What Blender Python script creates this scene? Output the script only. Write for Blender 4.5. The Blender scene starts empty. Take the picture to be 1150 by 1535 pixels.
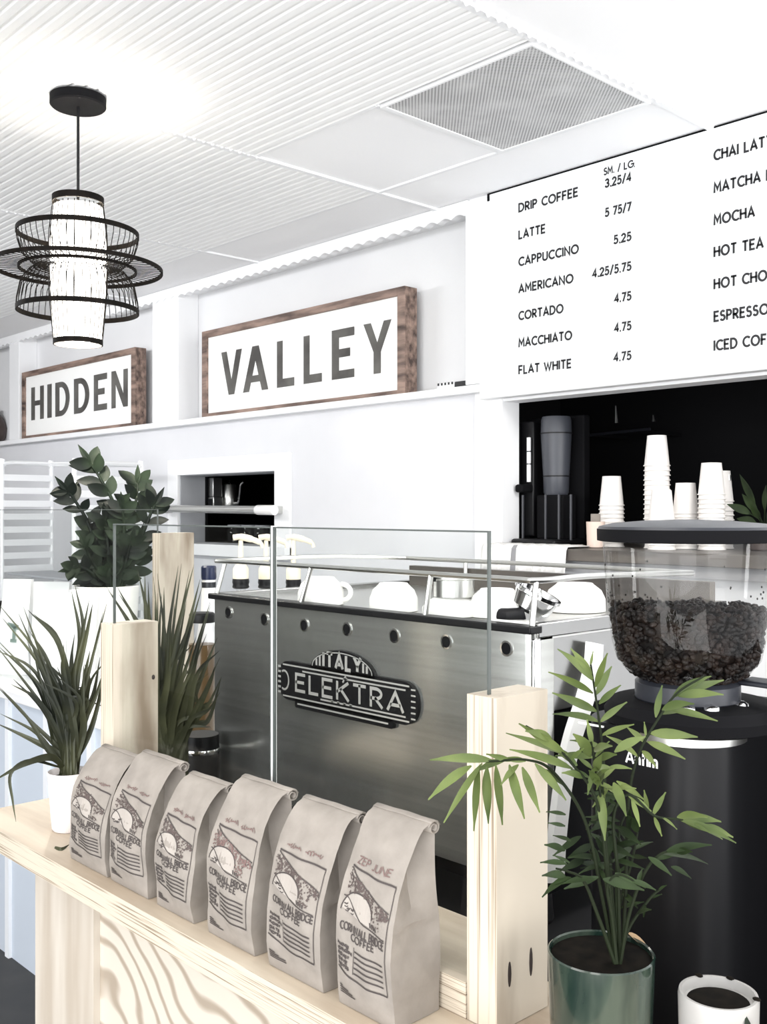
import bpy, bmesh, math, random
from mathutils import Vector, Matrix
random.seed(7)
S = bpy.context.scene
COL = S.collection
PI = math.pi

# ------------------------------------------------------------------ camera
FPX, CX, V0, CAMZ = 1530.0, 575.0, 765.0, 1.5
AZ = math.radians(43.3)
CA, SA = math.cos(AZ), math.sin(AZ)
cam = bpy.data.cameras.new('camera')
cam.sensor_fit = 'HORIZONTAL'; cam.sensor_width = 36.0
cam.lens = 36.0 * FPX / 1150.0
cam.shift_y = -2.5 / 1150.0
cam.clip_start = 0.02
camo = bpy.data.objects.new('camera', cam); COL.objects.link(camo)
camo.location = (0, 0, CAMZ)
camo.rotation_euler = Vector((-CA, SA, 0)).to_track_quat('-Z', 'Y').to_euler()
S.camera = camo

# ------------------------------------------------------------------ light
S.view_settings.view_transform = 'Standard'
S.view_settings.look = 'None'
S.view_settings.gamma = 1.0
S.view_settings.use_curve_mapping = False
S.view_settings.exposure = 0.66
w = bpy.data.worlds.new('daylight'); S.world = w; w.use_nodes = True
w.node_tree.nodes['Background'].inputs[0].default_value = (0.95, 0.97, 1.0, 1)
w.node_tree.nodes['Background'].inputs[1].default_value = 0.9

def area(name, loc, target, sx, sy, power, color=(1, 1, 1)):
    l = bpy.data.lights.new(name, 'AREA'); l.shape = 'RECTANGLE'; l.size = sx; l.size_y = sy
    l.energy = power; l.color = color
    o = bpy.data.objects.new(name, l); COL.objects.link(o); o.location = loc
    o.rotation_euler = (Vector(target) - Vector(loc)).to_track_quat('-Z', 'Y').to_euler()
    return o
area('storefront_window_light', (-0.3, -2.9, 1.5), (-1.6, 3, 2.1), 5.4, 2.2, 105, (0.97, 0.98, 1.0))
area('side_window_light', (2.6, 0.6, 1.7), (-3, 1.6, 1.6), 3.0, 2.0, 42, (1.0, 0.99, 0.97))
area('narrow_window_light', (2.6, 2.55, 1.55), (-0.6, 1.07, 1.4), 0.4, 1.8, 22, (1.0, 1.0, 1.0))
area('upward_fill_light', (0.1, -1.6, 0.05), (-0.5, -0.6, 3), 4.6, 1.6, 70, (1.0, 0.985, 0.96))  # added fill near the floor, aimed up to brighten the ceiling
area('overhead_area_light', (-5.6, 0.4, 2.62), (-5.0, 3.0, 1.7), 2.0, 0.6, 38, (0.98, 0.98, 1.0))  # added fill beyond the left edge, lifts the left walls and rack
area('overhead_area_light', (-0.9, 0.2, 2.66), (-0.9, 0.2, 0), 1.2, 0.6, 7, (1.0, 0.97, 0.92))
area('overhead_area_light', (-0.4, 2.2, 2.66), (-1.2, 2.6, 1.3), 0.6, 0.6, 22, (1.0, 0.98, 0.95))  # added fill out of view, brightens menu, ledge and back wall

# ------------------------------------------------------------------ helpers: pixels to points at a known depth or plane
def at_d(u, v, d):
    r = (u - CX) / FPX * d
    return Vector((-CA * d + SA * r, SA * d + CA * r, CAMZ - (v - V0) * d / FPX))
def on_y(u, v, Y):
    k = (u - CX) / FPX
    X = (k * SA - CA) * Y / (SA + k * CA); d = -CA * X + SA * Y
    return Vector((X, Y, CAMZ - (v - V0) * d / FPX))

# ------------------------------------------------------------------ helpers: mesh
class MB:
    def __init__(s): s.v = []; s.f = []; s.m = []
    def quadset(s, vs, fs, mi=0):
        b = len(s.v); s.v += [tuple(p) for p in vs]
        for f in fs: s.f.append(tuple(i + b for i in f)); s.m.append(mi)
        return s
    def box(s, x0, x1, y0, y1, z0, z1, mi=0, rot=None):
        vs = [(x, y, z) for z in (z0, z1) for y in (y0, y1) for x in (x0, x1)]
        if rot:
            ang, cx, cy = rot; c_, s_ = math.cos(ang), math.sin(ang)
            vs = [(cx + (x-cx)*c_ - (y-cy)*s_, cy + (x-cx)*s_ + (y-cy)*c_, z) for x, y, z in vs]
        return s.quadset(vs, [(0,2,3,1), (4,5,7,6), (0,1,5,4), (2,6,7,3), (0,4,6,2), (1,3,7,5)], mi)
    def lathe(s, prof, cx=0, cy=0, cz=0, n=32, mi=0, cap0=True, cap1=True, mat=None):
        vs = []; fs = []
        for r, z in prof:
            for i in range(n):
                a = 2*PI*i/n; p = Vector((r*math.cos(a), r*math.sin(a), z))
                if mat: p = mat @ p
                vs.append((p.x+cx, p.y+cy, p.z+cz))
        for j in range(len(prof)-1):
            for i in range(n):
                k = (i+1) % n
                fs.append((j*n+i, j*n+k, (j+1)*n+k, (j+1)*n+i))
        if cap0: fs.append(tuple(reversed(range(n))))
        if cap1: fs.append(tuple((len(prof)-1)*n+i for i in range(n)))
        return s.quadset(vs, fs, mi)
    def tube(s, pts, r, n=10, mi=0, closed=False, caps=True):
        pts = [Vector(p) for p in pts]; N = len(pts)
        rs = r if isinstance(r, (list, tuple)) else [r]*N
        vs = []; fs = []; nrm = None
        for i, p in enumerate(pts):
            if closed: t = pts[(i+1) % N] - pts[i-1]
            else: t = pts[min(i+1, N-1)] - pts[max(i-1, 0)]
            if t.length < 1e-9: t = Vector((0, 0, 1))
            t.normalize()
            if nrm is None:
                nrm = t.orthogonal().normalized() if abs(t.z) > .9 else t.cross(Vector((0, 0, 1))).normalized()
            nrm = (nrm - t*nrm.dot(t)).normalized(); b = t.cross(nrm)
            for k in range(n):
                a = 2*PI*k/n
                vs.append(p + nrm*math.cos(a)*rs[i] + b*math.sin(a)*rs[i])
        for i in range(N if closed else N-1):
            j = (i+1) % N
            for k in range(n):
                l = (k+1) % n
                fs.append((i*n+k, i*n+l, j*n+l, j*n+k))
        if caps and not closed:
            fs.append(tuple(reversed(range(n)))); fs.append(tuple((N-1)*n+k for k in range(n)))
        return s.quadset(vs, fs, mi)
    def prism(s, poly, a0, a1, axis='z', mi=0):
        n = len(poly)
        def P(p, h):
            if axis == 'z': return (p[0], p[1], h)
            if axis == 'y': return (p[0], h, p[1])
            return (h, p[0], p[1])
        vs = [P(p, a0) for p in poly] + [P(p, a1) for p in poly]
        fs = [tuple(reversed(range(n))), tuple(range(n, 2*n))] + [(i, (i+1) % n, n+(i+1) % n, n+i) for i in range(n)]
        return s.quadset(vs, fs, mi)
    def ell(s, c, rx, ry, rz, rot=None, n=8, m=5, mi=0):
        vs = []; fs = []; c = Vector(c)
        for j in range(m+1):
            th = PI*j/m
            for i in range(n):
                a = 2*PI*i/n
                p = Vector((rx*math.sin(th)*math.cos(a), ry*math.sin(th)*math.sin(a), rz*math.cos(th)))
                if rot is not None: p = rot @ p
                vs.append(c + p)
        for j in range(m):
            for i in range(n):
                k = (i+1) % n
                fs.append((j*n+i, (j+1)*n+i, (j+1)*n+k, j*n+k))
        return s.quadset(vs, fs, mi)
    def strokes(s, polys, wd, fn, mi=0, cap=0.0):
        """flat ribbons of width wd along 2-D polylines, each point mapped to space by fn"""
        for pl in polys:
            P = [Vector((p[0], p[1])) for p in pl]
            P = [p for i, p in enumerate(P) if i == 0 or (p - P[i-1]).length > 1e-7]
            if len(P) < 2: continue
            closed = (P[0] - P[-1]).length < 1e-6 and len(P) > 3
            if closed: P = P[:-1]
            N = len(P); L = []; R = []
            if not closed and cap:
                P[0] = P[0] - (P[1]-P[0]).normalized()*cap; P[-1] = P[-1] + (P[-1]-P[-2]).normalized()*cap
            for i in range(N):
                a = P[i-1] if (i > 0 or closed) else None
                b = P[(i+1) % N] if (i < N-1 or closed) else None
                d1 = (P[i]-a).normalized() if a is not None else None
                d2 = (b-P[i]).normalized() if b is not None else None
                if d1 is None: d1 = d2
                if d2 is None: d2 = d1
                n1 = Vector((-d1.y, d1.x)); n2 = Vector((-d2.y, d2.x))
                m = n1 + n2
                m = n1 if m.length < 1e-6 else m.normalized()
                k = 1.0/max(0.42, m.dot(n1))
                L.append(P[i] + m*wd/2*k); R.append(P[i] - m*wd/2*k)
            vs = [fn(p.x, p.y) for p in L] + [fn(p.x, p.y) for p in R]
            fs = [(i, N+i, N+(i+1) % N, (i+1) % N) for i in range(N if closed else N-1)]
            s.quadset(vs, fs, mi)
        return s
    def leaf(s, base, direc, normal, length, width, droop=0.0, fold=0.15, n=7, mi=0, shape=1.0, peak=0.4):
        base = Vector(base); d = Vector(direc).normalized(); nn = Vector(normal)
        nn = (nn - d*nn.dot(d))
        nn = nn.normalized() if nn.length > 1e-5 else d.orthogonal().normalized()
        side = d.cross(nn); vs = []; fs = []
        p = base.copy(); dd = d.copy()
        for i in range(n+1):
            t = i/n
            e = math.log(0.5)/math.log(peak)
            wv = width/2*(math.sin(PI*min(1, max(0, t))**e))**shape if 0 < t < 1 else 0.0006
            vs += [p + side*wv + nn*wv*fold*2, p, p - side*wv + nn*wv*fold*2]
            dd = (dd + Vector((0, 0, -droop/n))).normalized()
            p = p + dd*length/n
        for i in range(n):
            a = i*3; b = a+3
            fs += [(a, a+1, b+1, b), (a+1, a+2, b+2, b+1)]
        return s.quadset(vs, fs, mi)
    def build(s, name, mats, parent=None, smooth=True, bevel=0.0, angle=35, merge=False):
        if not isinstance(mats, (list, tuple)): mats = [mats]
        me = bpy.data.meshes.new(name)
        org = Vector((0, 0, 0))
        if parent is None:
            xs = [p[0] for p in s.v]; ys = [p[1] for p in s.v]; zs = [p[2] for p in s.v]
            org = Vector(((min(xs)+max(xs))/2, (min(ys)+max(ys))/2, min(zs)))
        me.from_pydata([(p[0]-org.x, p[1]-org.y, p[2]-org.z) for p in s.v], [], s.f)
        for m in mats: me.materials.append(m)
        if len(mats) > 1: me.polygons.foreach_set('material_index', s.m)
        if merge:
            bm = bmesh.new(); bm.from_mesh(me); bmesh.ops.remove_doubles(bm, verts=bm.verts, dist=1e-5)
            bm.to_mesh(me); bm.free()
        me.validate()
        if smooth:
            me.polygons.foreach_set('use_smooth', [True]*len(me.polygons))
            me.set_sharp_from_angle(angle=math.radians(angle))
        o = bpy.data.objects.new(name, me); COL.objects.link(o)
        if parent is None: o.location = org
        else:
            o.parent = parent
            if parent.get('_w', 0): pass
            o.location = -WL.get(parent.name, Vector((0, 0, 0)))
            WL[o.name] = Vector((0, 0, 0))
        if bevel:
            b = o.modifiers.new('edge', 'BEVEL'); b.width = bevel; b.segments = 2; b.limit_method = 'ANGLE'
            b.angle_limit = math.radians(40)
        return o
WL = {}
def tag(o, label=None, cat=None, group=None, kind=None):
    if label: o['label'] = label
    if cat: o['category'] = cat
    if group: o['group'] = group
    if kind: o['kind'] = kind
    return o
def thing(name, loc, label, cat, group=None):
    o = bpy.data.objects.new(name, None); COL.objects.link(o); o.location = loc
    o.empty_display_size = 0.05
    WL[o.name] = Vector(loc)
    return tag(o, label, cat, group)
def copy_tree(o, loc, label=None, rotz=None):
    c = o.copy(); COL.objects.link(c); c.location = loc
    if label: c['label'] = label
    if rotz is not None: c.rotation_euler = (0, 0, rotz)
    for ch in list(o.children):
        k = ch.copy(); COL.objects.link(k); k.parent = c
        for g in list(ch.children):
            q = g.copy(); COL.objects.link(q); q.parent = k
    return c
def rrect(x0, x1, y0, y1, r, n=6):
    out = []
    for cx, cy, a in ((x1-r, y1-r, 0), (x0+r, y1-r, 90), (x0+r, y0+r, 180), (x1-r, y0+r, 270)):
        for i in range(n+1):
            t = math.radians(a + 90*i/n); out.append((cx+r*math.cos(t), cy+r*math.sin(t)))
    return out
def bez(pts, n=14):
    """smooth curve through control points (Catmull-Rom)"""
    P = [Vector(p) for p in pts]; P = [P[0]*2-P[1]] + P + [P[-1]*2-P[-2]]; out = []
    for i in range(1, len(P)-2):
        for k in range(n):
            t = k/n
            out.append(0.5*((2*P[i]) + (P[i+1]-P[i-1])*t + (2*P[i-1]-5*P[i]+4*P[i+1]-P[i+2])*t*t + (-P[i-1]+3*P[i]-3*P[i+1]+P[i+2])*t**3))
    out.append(P[-2]); return out

# ------------------------------------------------------------------ helpers: stroke lettering
def arc(cx, cy, rx, ry, a0, a1, n=12):
    return [(cx+rx*math.cos(math.radians(a0+(a1-a0)*i/n)), cy+ry*math.sin(math.radians(a0+(a1-a0)*i/n))) for i in range(n+1)]
G = {
 'A': (.66, [[(0,0),(.33,1),(.66,0)], [(.13,.3),(.53,.3)]]),
 'B': (.52, [[(0,0),(0,1),(.25,1)]+arc(.25,.76,.22,.24,90,-90)+[(0,.52)], [(0,.52),(.27,.52)]+arc(.27,.26,.25,.26,90,-90)+[(0,0)]]),
 'C': (.64, [arc(.42,.5,.42,.5,52,308,20)]),
 'D': (.64, [[(0,0),(0,1),(.22,1)]+arc(.22,.5,.42,.5,90,-90,16)+[(0,0)]]),
 'E': (.46, [[(.46,1),(0,1),(0,0),(.46,0)], [(0,.52),(.40,.52)]]),
 'F': (.44, [[(.44,1),(0,1),(0,0)], [(0,.5),(.38,.5)]]),
 'G': (.76, [arc(.46,.5,.46,.5,50,360,22)+[(.52,.5)]]),
 'H': (.58, [[(0,0),(0,1)], [(.58,0),(.58,1)], [(0,.52),(.58,.52)]]),
 'I': (.0, [[(0,0),(0,1)]]),
 'J': (.36, [[(.36,1),(.36,.2)]+arc(.18,.2,.18,.2,0,-160,10)]),
 'K': (.54, [[(0,0),(0,1)], [(.52,1),(0,.42)], [(.17,.6),(.54,0)]]),
 'L': (.42, [[(0,1),(0,0),(.42,0)]]),
 'M': (.72, [[(0,0),(.04,1),(.36,.3),(.68,1),(.72,0)]]),
 'N': (.60, [[(0,0),(0,1),(.60,0),(.60,1)]]),
 'O': (.84, [arc(.42,.5,.42,.5,0,360,28)]),
 'P': (.48, [[(0,0),(0,1),(.22,1)]+arc(.22,.73,.25,.27,90,-90,12)+[(0,.46)]]),
 'R': (.50, [[(0,0),(0,1),(.22,1)]+arc(.22,.73,.25,.27,90,-90,12)+[(0,.46)], [(.2,.46),(.50,0)]]),
 'S': (.46, [arc(.24,.745,.21,.255,40,230,12)+[(.24,.5)][:0]+arc(.22,.265,.24,.265,68,-145,14)]),
 'T': (.54, [[(0,1),(.54,1)], [(.27,1),(.27,0)]]),
 'U': (.56, [[(0,1),(0,.28)]+arc(.28,.28,.28,.28,180,360,14)+[(.56,1)]]),
 'V': (.64, [[(0,1),(.32,0),(.64,1)]]),
 'W': (.92, [[(0,1),(.24,0),(.46,.9),(.68,0),(.92,1)]]),
 'Y': (.60, [[(0,1),(.30,.44),(.60,1)], [(.30,.44),(.30,0)]]),
 'Z': (.52, [[(0,1),(.52,1),(0,0),(.52,0)]]),
 '2': (.48, [arc(.24,.73,.23,.27,165,-35,14)+[(0,0),(.48,0)]]),
 '3': (.46, [arc(.22,.75,.21,.25,150,-90,14), arc(.21,.265,.25,.265,75,-150,14)]),
 '4': (.50, [[(.38,0),(.38,1),(0,.27),(.50,.27)]]),
 '5': (.46, [[(.42,1),(.1,1),(.06,.56)]+arc(.2,.32,.26,.32,115,-140,14)]),
 '7': (.46, [[(0,1),(.46,1),(.14,0)]]),
 '.': (.04, [[(0,.0),(.04,.0)]]),
 '/': (.36, [[(0,-.08),(.36,1.08)]]),
 'a': (.42, [arc(.21,.3,.21,.3,0,360,18), [(.42,.62),(.42,0)]]),
 'n': (.36, [[(0,0),(0,.62)], [(0,.38)]+arc(.18,.4,.18,.22,180,0,10)+[(.36,0)]]),
 'f': (.28, [[(.28,.98),(.18,1),(.1,.88),(.1,0)], [(0,.6),(.26,.6)]]),
 'i': (.0, [[(0,0),(0,.62)], [(0,.84),(0,.94)]]),
 'm': (.62, [[(0,0),(0,.62)], [(0,.4)]+arc(.155,.42,.155,.2,180,0,8)+[(.31,0)], [(.31,.4)]+arc(.465,.42,.155,.2,180,0,8)+[(.62,0)]]),
 ' ': (.22, []),
}
def text_strokes(txt, x, y, h, track=0.17, width=None, align='l', wide=1.0):
    """polylines of a line of text, cap height h, left (or right) end at x; width squeezes it to fit"""
    out = []; cur = 0.0
    for ch in txt:
        wd, pl = G[ch]
        for p in pl: out.append([(cur+a*wide, b) for a, b in p])
        cur += wd*wide + track
    tot = (cur - track)*h
    kx = h if width is None else h*width/tot
    off = x if align == 'l' else x - (cur-track)*kx
    return [[(off+a*kx, y+b*h) for a, b in p] for p in out]

# ------------------------------------------------------------------ materials
def mat(name, color, rough=0.5, metal=0.0, spec=0.5, emit=None, estr=0, coat=0.0, trans=0.0):
    m = bpy.data.materials.new(name); m.use_nodes = True
    b = m.node_tree.nodes['Principled BSDF']
    b.inputs['Base Color'].default_value = (*color, 1); b.inputs['Roughness'].default_value = rough
    b.inputs['Metallic'].default_value = metal; b.inputs['Specular IOR Level'].default_value = spec
    b.inputs['Coat Weight'].default_value = coat
    if emit: b.inputs['Emission Color'].default_value = (*emit, 1); b.inputs['Emission Strength'].default_value = estr
    return m
def nodes(m): return m.node_tree.nodes, m.node_tree.links, m.node_tree.nodes['Principled BSDF']
def noisy(m, c1, c2, scale=5, detail=4, stretch=(1, 1, 1), lo=0.35, hi=0.65, bump=0.0, dist=0.0, rot=(0, 0, 0)):
    """colour varies between two tones with stretched noise"""
    N, L, b = nodes(m)
    tc = N.new('ShaderNodeTexCoord'); mp = N.new('ShaderNodeMapping'); mp.inputs['Scale'].default_value = stretch
    mp.inputs['Rotation'].default_value = rot
    nz = N.new('ShaderNodeTexNoise'); nz.inputs['Scale'].default_value = scale; nz.inputs['Detail'].default_value = detail
    nz.inputs['Distortion'].default_value = dist
    cr = N.new('ShaderNodeValToRGB')
    cr.color_ramp.elements[0].position = lo; cr.color_ramp.elements[0].color = (*c1, 1)
    cr.color_ramp.elements[1].position = hi; cr.color_ramp.elements[1].color = (*c2, 1)
    L.new(tc.outputs['Object'], mp.inputs[0]); L.new(mp.outputs[0], nz.inputs['Vector'])
    L.new(nz.outputs[0], cr.inputs[0]); L.new(cr.outputs[0], b.inputs['Base Color'])
    if bump:
        bp = N.new('ShaderNodeBump'); bp.inputs['Strength'].default_value = bump; bp.inputs['Distance'].default_value = 0.01
        L.new(nz.outputs[0], bp.inputs['Height']); L.new(bp.outputs[0], b.inputs['Normal'])
    return m
def wood_rings(name, c1, c2, scale=3.0, stretch=(1, 1, 1), dist=6.0, rough=0.55, lo=0.1, hi=0.6, dscale=1.2, direction='Z'):
    m = mat(name, c1, rough); N, L, b = nodes(m)
    tc = N.new('ShaderNodeTexCoord'); mp = N.new('ShaderNodeMapping'); mp.inputs['Scale'].default_value = stretch
    wv = N.new('ShaderNodeTexWave'); wv.wave_type = 'BANDS'; wv.bands_direction = direction
    wv.inputs['Scale'].default_value = scale; wv.inputs['Distortion'].default_value = dist
    wv.inputs['Detail'].default_value = 2.5; wv.inputs['Detail Scale'].default_value = dscale
    cr = N.new('ShaderNodeValToRGB')
    cr.color_ramp.elements[0].position = lo; cr.color_ramp.elements[0].color = (*c2, 1)
    cr.color_ramp.elements[1].position = hi; cr.color_ramp.elements[1].color = (*c1, 1)
    L.new(tc.outputs['Object'], mp.inputs[0]); L.new(mp.outputs[0], wv.inputs['Vector'])
    L.new(wv.outputs['Color'], cr.inputs[0]); L.new(cr.outputs[0], b.inputs['Base Color'])
    return m
def glass(name, tint=(0.97, 0.985, 0.98), ior=1.45, rough=0.0, gain=1.0):
    m = bpy.data.materials.new(name); m.use_nodes = True; N = m.node_tree.nodes; L = m.node_tree.links
    N.remove(N['Principled BSDF']); out = N['Material Output']
    tr = N.new('ShaderNodeBsdfTransparent'); tr.inputs[0].default_value = (*tint, 1)
    gl = N.new('ShaderNodeBsdfGlossy'); gl.inputs['Roughness'].default_value = rough
    lw = N.new('ShaderNodeLayerWeight'); lw.inputs['Blend'].default_value = 0.5
    pw = N.new('ShaderNodeMath'); pw.operation = 'POWER'; pw.inputs[1].default_value = 4.0
    ml = N.new('ShaderNodeMath'); ml.operation = 'MULTIPLY_ADD'; ml.inputs[1].default_value = 0.55*gain; ml.inputs[2].default_value = 0.03*gain
    mx = N.new('ShaderNodeMixShader')
    L.new(lw.outputs['Facing'], pw.inputs[0]); L.new(pw.outputs[0], ml.inputs[0]); L.new(ml.outputs[0], mx.inputs[0])
    L.new(tr.outputs[0], mx.inputs[1]); L.new(gl.outputs[0], mx.inputs[2]); L.new(mx.outputs[0], out.inputs['Surface'])
    return m

M = {}
M['white'] = mat('white_wall_paint', (0.86, 0.865, 0.875), 0.6)
M['wallgrey'] = noisy(mat('pale_wall_paint', (0.8, 0.8, 0.81), 0.6), (0.78, 0.785, 0.80), (0.84, 0.845, 0.85), 1.2)
M['walllow'] = noisy(mat('lower_wall_paint', (0.72, 0.725, 0.75), 0.6), (0.66, 0.665, 0.69), (0.74, 0.745, 0.765), 1.4)
M['ceil'] = noisy(mat('ceiling_paint', (0.88, 0.88, 0.89), 0.7), (0.92, 0.92, 0.93), (0.95, 0.95, 0.955), 1.5)
M['corr'] = mat('white_corrugated_metal', (0.91, 0.91, 0.905), 0.55)
M['floor'] = noisy(mat('dark_floor', (0.02, 0.02, 0.02), 0.5), (0.010, 0.010, 0.011), (0.022, 0.021, 0.02), 6)
M['frontwall'] = mat('grey_wall_paint', (0.32, 0.31, 0.29), 0.7)
M['blue'] = mat('pale_blue_panel_paint', (0.60, 0.66, 0.74), 0.55)
M['batten'] = mat('white_batten_paint', (0.85, 0.87, 0.9), 0.5)
M['black'] = mat('black_satin', (0.006, 0.006, 0.007), 0.4, spec=0.25)
M['blackmatte'] = mat('black_matte', (0.005, 0.005, 0.006), 0.8, spec=0.1)
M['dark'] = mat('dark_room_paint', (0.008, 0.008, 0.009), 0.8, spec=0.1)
M['bamboo'] = noisy(mat('black_bamboo', (0.012, 0.009, 0.007), 0.7, spec=0.12), (0.003, 0.0025, 0.002), (0.010, 0.007, 0.005), 40)
M['shade'] = mat('lit_shade_paper', (0.95, 0.93, 0.88), 0.8, emit=(1.0, 0.95, 0.86), estr=3.0)
M['bulb'] = mat('lit_bulb', (1, 1, 1), 0.5, emit=(1.0, 0.95, 0.85), estr=6)
M['signwood'] = noisy(mat('stained_sign_wood', (0.2, 0.13, 0.1), 0.6), (0.05, 0.03, 0.024), (0.36, 0.25, 0.2), 3.2, 7, (1.5, 12, 9), 0.32, 0.68)
M['signwhite'] = mat('sign_face_white', (0.93, 0.93, 0.91), 0.6)
M['signletter'] = noisy(mat('sign_letter_grey', (0.09, 0.085, 0.08), 0.7), (0.06, 0.056, 0.052), (0.13, 0.125, 0.115), 6)
M['menu'] = mat('menu_board_white', (0.90, 0.92, 0.94), 0.45)
M['menuink'] = mat('menu_letter_black', (0.015, 0.015, 0.017), 0.6)
M['steel'] = mat('brushed_steel', (0.60, 0.60, 0.58), 0.3, 1.0)
M['chrome'] = mat('polished_chrome', (0.82, 0.82, 0.82), 0.1, 1.0)
M['rackmetal'] = mat('white_aluminium', (0.86, 0.87, 0.88), 0.4, 0.25)
M['kraft'] = noisy(mat('kraft_paper', (0.45, 0.39, 0.33), 0.75), (0.232, 0.206, 0.180), (0.30, 0.268, 0.235), 35, 5, (1, 1, 1), 0.3, 0.7, bump=0.12)
M['kraftdark'] = mat('kraft_fold_shadowed_liner', (0.10, 0.085, 0.075), 0.7)
M['ink'] = mat('print_ink', (0.055, 0.045, 0.042), 0.8)
M['inkred'] = mat('red_pen_ink', (0.16, 0.10, 0.09), 0.8)
M['inkbrown'] = mat('hatched_print_ink', (0.085, 0.062, 0.056), 0.8)
M['printpale'] = mat('pale_print', (0.36, 0.325, 0.29), 0.8)
M['plytop'] = noisy(mat('ply_face_light', (0.78, 0.66, 0.5), 0.5), (0.38, 0.295, 0.215), (0.60, 0.52, 0.41), 2.2, 5, (1.2, 9, 9), 0.3, 0.62)
M['plypanel'] = wood_rings('ply_face_swirl', (0.60, 0.54, 0.46), (0.35, 0.29, 0.225), 9.0, (0.8, 1, 1.3), 20.0, 0.5, 0.02, 0.34, 0.42, 'DIAGONAL')
M['plypost'] = noisy(mat('ply_post_face', (0.85, 0.78, 0.66), 0.5), (0.23, 0.175, 0.125), (0.52, 0.46, 0.375), 2.6, 4, (9, 6, 1.1), 0.3, 0.52)
M['plypale'] = noisy(mat('pale_pilaster_wood', (0.9, 0.84, 0.74), 0.5), (0.44, 0.38, 0.31), (0.58, 0.53, 0.46), 2.4, 3, (8, 8, 0.8), 0.35, 0.6)
def ply_edge(name, stretch):
    return noisy(mat(name, (0.6, 0.5, 0.4), 0.6), (0.21, 0.155, 0.105), (0.58, 0.51, 0.41), 1.0, 5, stretch, 0.34, 0.48)
M['plyedge'] = ply_edge('ply_edge_layers', (7, 7, 640))
M['plyedgev'] = ply_edge('ply_edge_layers_upright', (260, 8, 3))
M['knot'] = mat('dark_wood_knot', (0.02, 0.012, 0.01), 0.7)
M['glass'] = glass('clear_glass', (0.965, 0.975, 0.97), 1.45, 0.0, 0.8)
M['glassedge'] = mat('glass_edge', (0.09, 0.10, 0.095), 0.2)
M['hopper'] = glass('clear_hopper_plastic', (0.95, 0.95, 0.945), 1.5, 0.02, 0.8)
M['jarglass'] = glass('jar_glass', (0.9, 0.9, 0.9), 1.5, 0.02, 1.2)
M['ceramic'] = mat('white_ceramic', (0.90, 0.89, 0.86), 0.25)
M['paper'] = noisy(mat('white_paper', (0.9, 0.9, 0.9), 0.7), (0.86, 0.86, 0.87), (0.92, 0.92, 0.92), 4)
M['cup'] = mat('paper_cup_white', (0.88, 0.85, 0.82), 0.6)
M['cuptan'] = mat('paper_cup_tan', (0.72, 0.58, 0.50), 0.7)
M['pinkpot'] = mat('pale_pink_pot', (0.88, 0.82, 0.80), 0.4)
M['greenpot'] = noisy(mat('green_glaze', (0.05, 0.09, 0.07), 0.15, coat=0.4), (0.008, 0.020, 0.015), (0.045, 0.062, 0.046), 5, 3, (7, 7, 1.5), 0.4, 0.6)
M['soil'] = noisy(mat('dark_soil', (0.01, 0.008, 0.007), 0.9, spec=0.1), (0.002, 0.0018, 0.0015), (0.009, 0.007, 0.005), 60)
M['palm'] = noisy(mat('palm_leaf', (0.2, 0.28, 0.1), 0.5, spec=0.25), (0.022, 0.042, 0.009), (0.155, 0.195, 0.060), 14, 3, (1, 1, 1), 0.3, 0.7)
M['palmdark'] = noisy(mat('palm_leaf_shaded', (0.07, 0.12, 0.05), 0.55, spec=0.2), (0.004, 0.009, 0.003), (0.024, 0.042, 0.012), 14, 3, (1, 1, 1), 0.3, 0.7)  # dark copy of the palm leaf: shade low in the palm put into colour
M['stemgreen'] = mat('palm_stem', (0.010, 0.015, 0.006), 0.6, spec=0.15)
M['grass'] = noisy(mat('grass_blade', (0.07, 0.08, 0.045), 0.45, spec=0.3), (0.012, 0.015, 0.009), (0.085, 0.09, 0.045), 9, 3, (1, 1, 1), 0.35, 0.72)
M['zz'] = noisy(mat('zz_leaf', (0.02, 0.03, 0.02), 0.5, spec=0.2), (0.005, 0.008, 0.006), (0.026, 0.042, 0.022), 9, 2, (1, 1, 1), 0.4, 0.7)
M['beans'] = noisy(mat('roasted_beans', (0.05, 0.03, 0.022), 0.5, spec=0.22), (0.0025, 0.0016, 0.0013), (0.015, 0.0085, 0.006), 55, 2, (1, 1, 1), 0.4, 0.65)
M['machine'] = noisy(mat('machine_panel_steel', (0.42, 0.425, 0.405), 0.2, 0.85), (0.50, 0.505, 0.48), (0.57, 0.575, 0.55), 2.0, 3, (1, 1, 60))
M['machineside'] = mat('machine_side_steel', (0.36, 0.36, 0.355), 0.25, 1.0)
M['badge'] = mat('badge_black_enamel', (0.005, 0.005, 0.006), 0.45, spec=0.2)
M['badgemetal'] = mat('badge_raised_metal', (0.85, 0.84, 0.80), 0.25, 0.6)
M['cream'] = mat('cream_plastic', (0.85, 0.78, 0.62), 0.4)
M['navy'] = mat('navy_cap', (0.012, 0.02, 0.06), 0.35)
M['greyplastic'] = mat('dark_grey_plastic', (0.022, 0.024, 0.031), 0.38)
M['hoppergrey'] = mat('brewer_grey_plastic', (0.05, 0.054, 0.066), 0.4)
M['grinderblack'] = mat('grinder_black_paint', (0.006, 0.006, 0.007), 0.36, spec=0.22)
M['greypot'] = mat('off_white_glaze', (0.38, 0.37, 0.355), 0.3)
M['ledgewood'] = noisy(mat('dark_ledge_wood', (0.1, 0.09, 0.08), 0.4), (0.06, 0.053, 0.048), (0.13, 0.115, 0.10), 3, 4, (1, 8, 8))
M['ledgegrey'] = mat('grey_apron', (0.36, 0.36, 0.37), 0.5)
M['grey'] = mat('mid_grey', (0.35, 0.36, 0.38), 0.5)
M['towel'] = noisy(mat('white_towel', (0.86, 0.85, 0.83), 0.9), (0.80, 0.79, 0.77), (0.9, 0.89, 0.87), 30)
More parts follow.
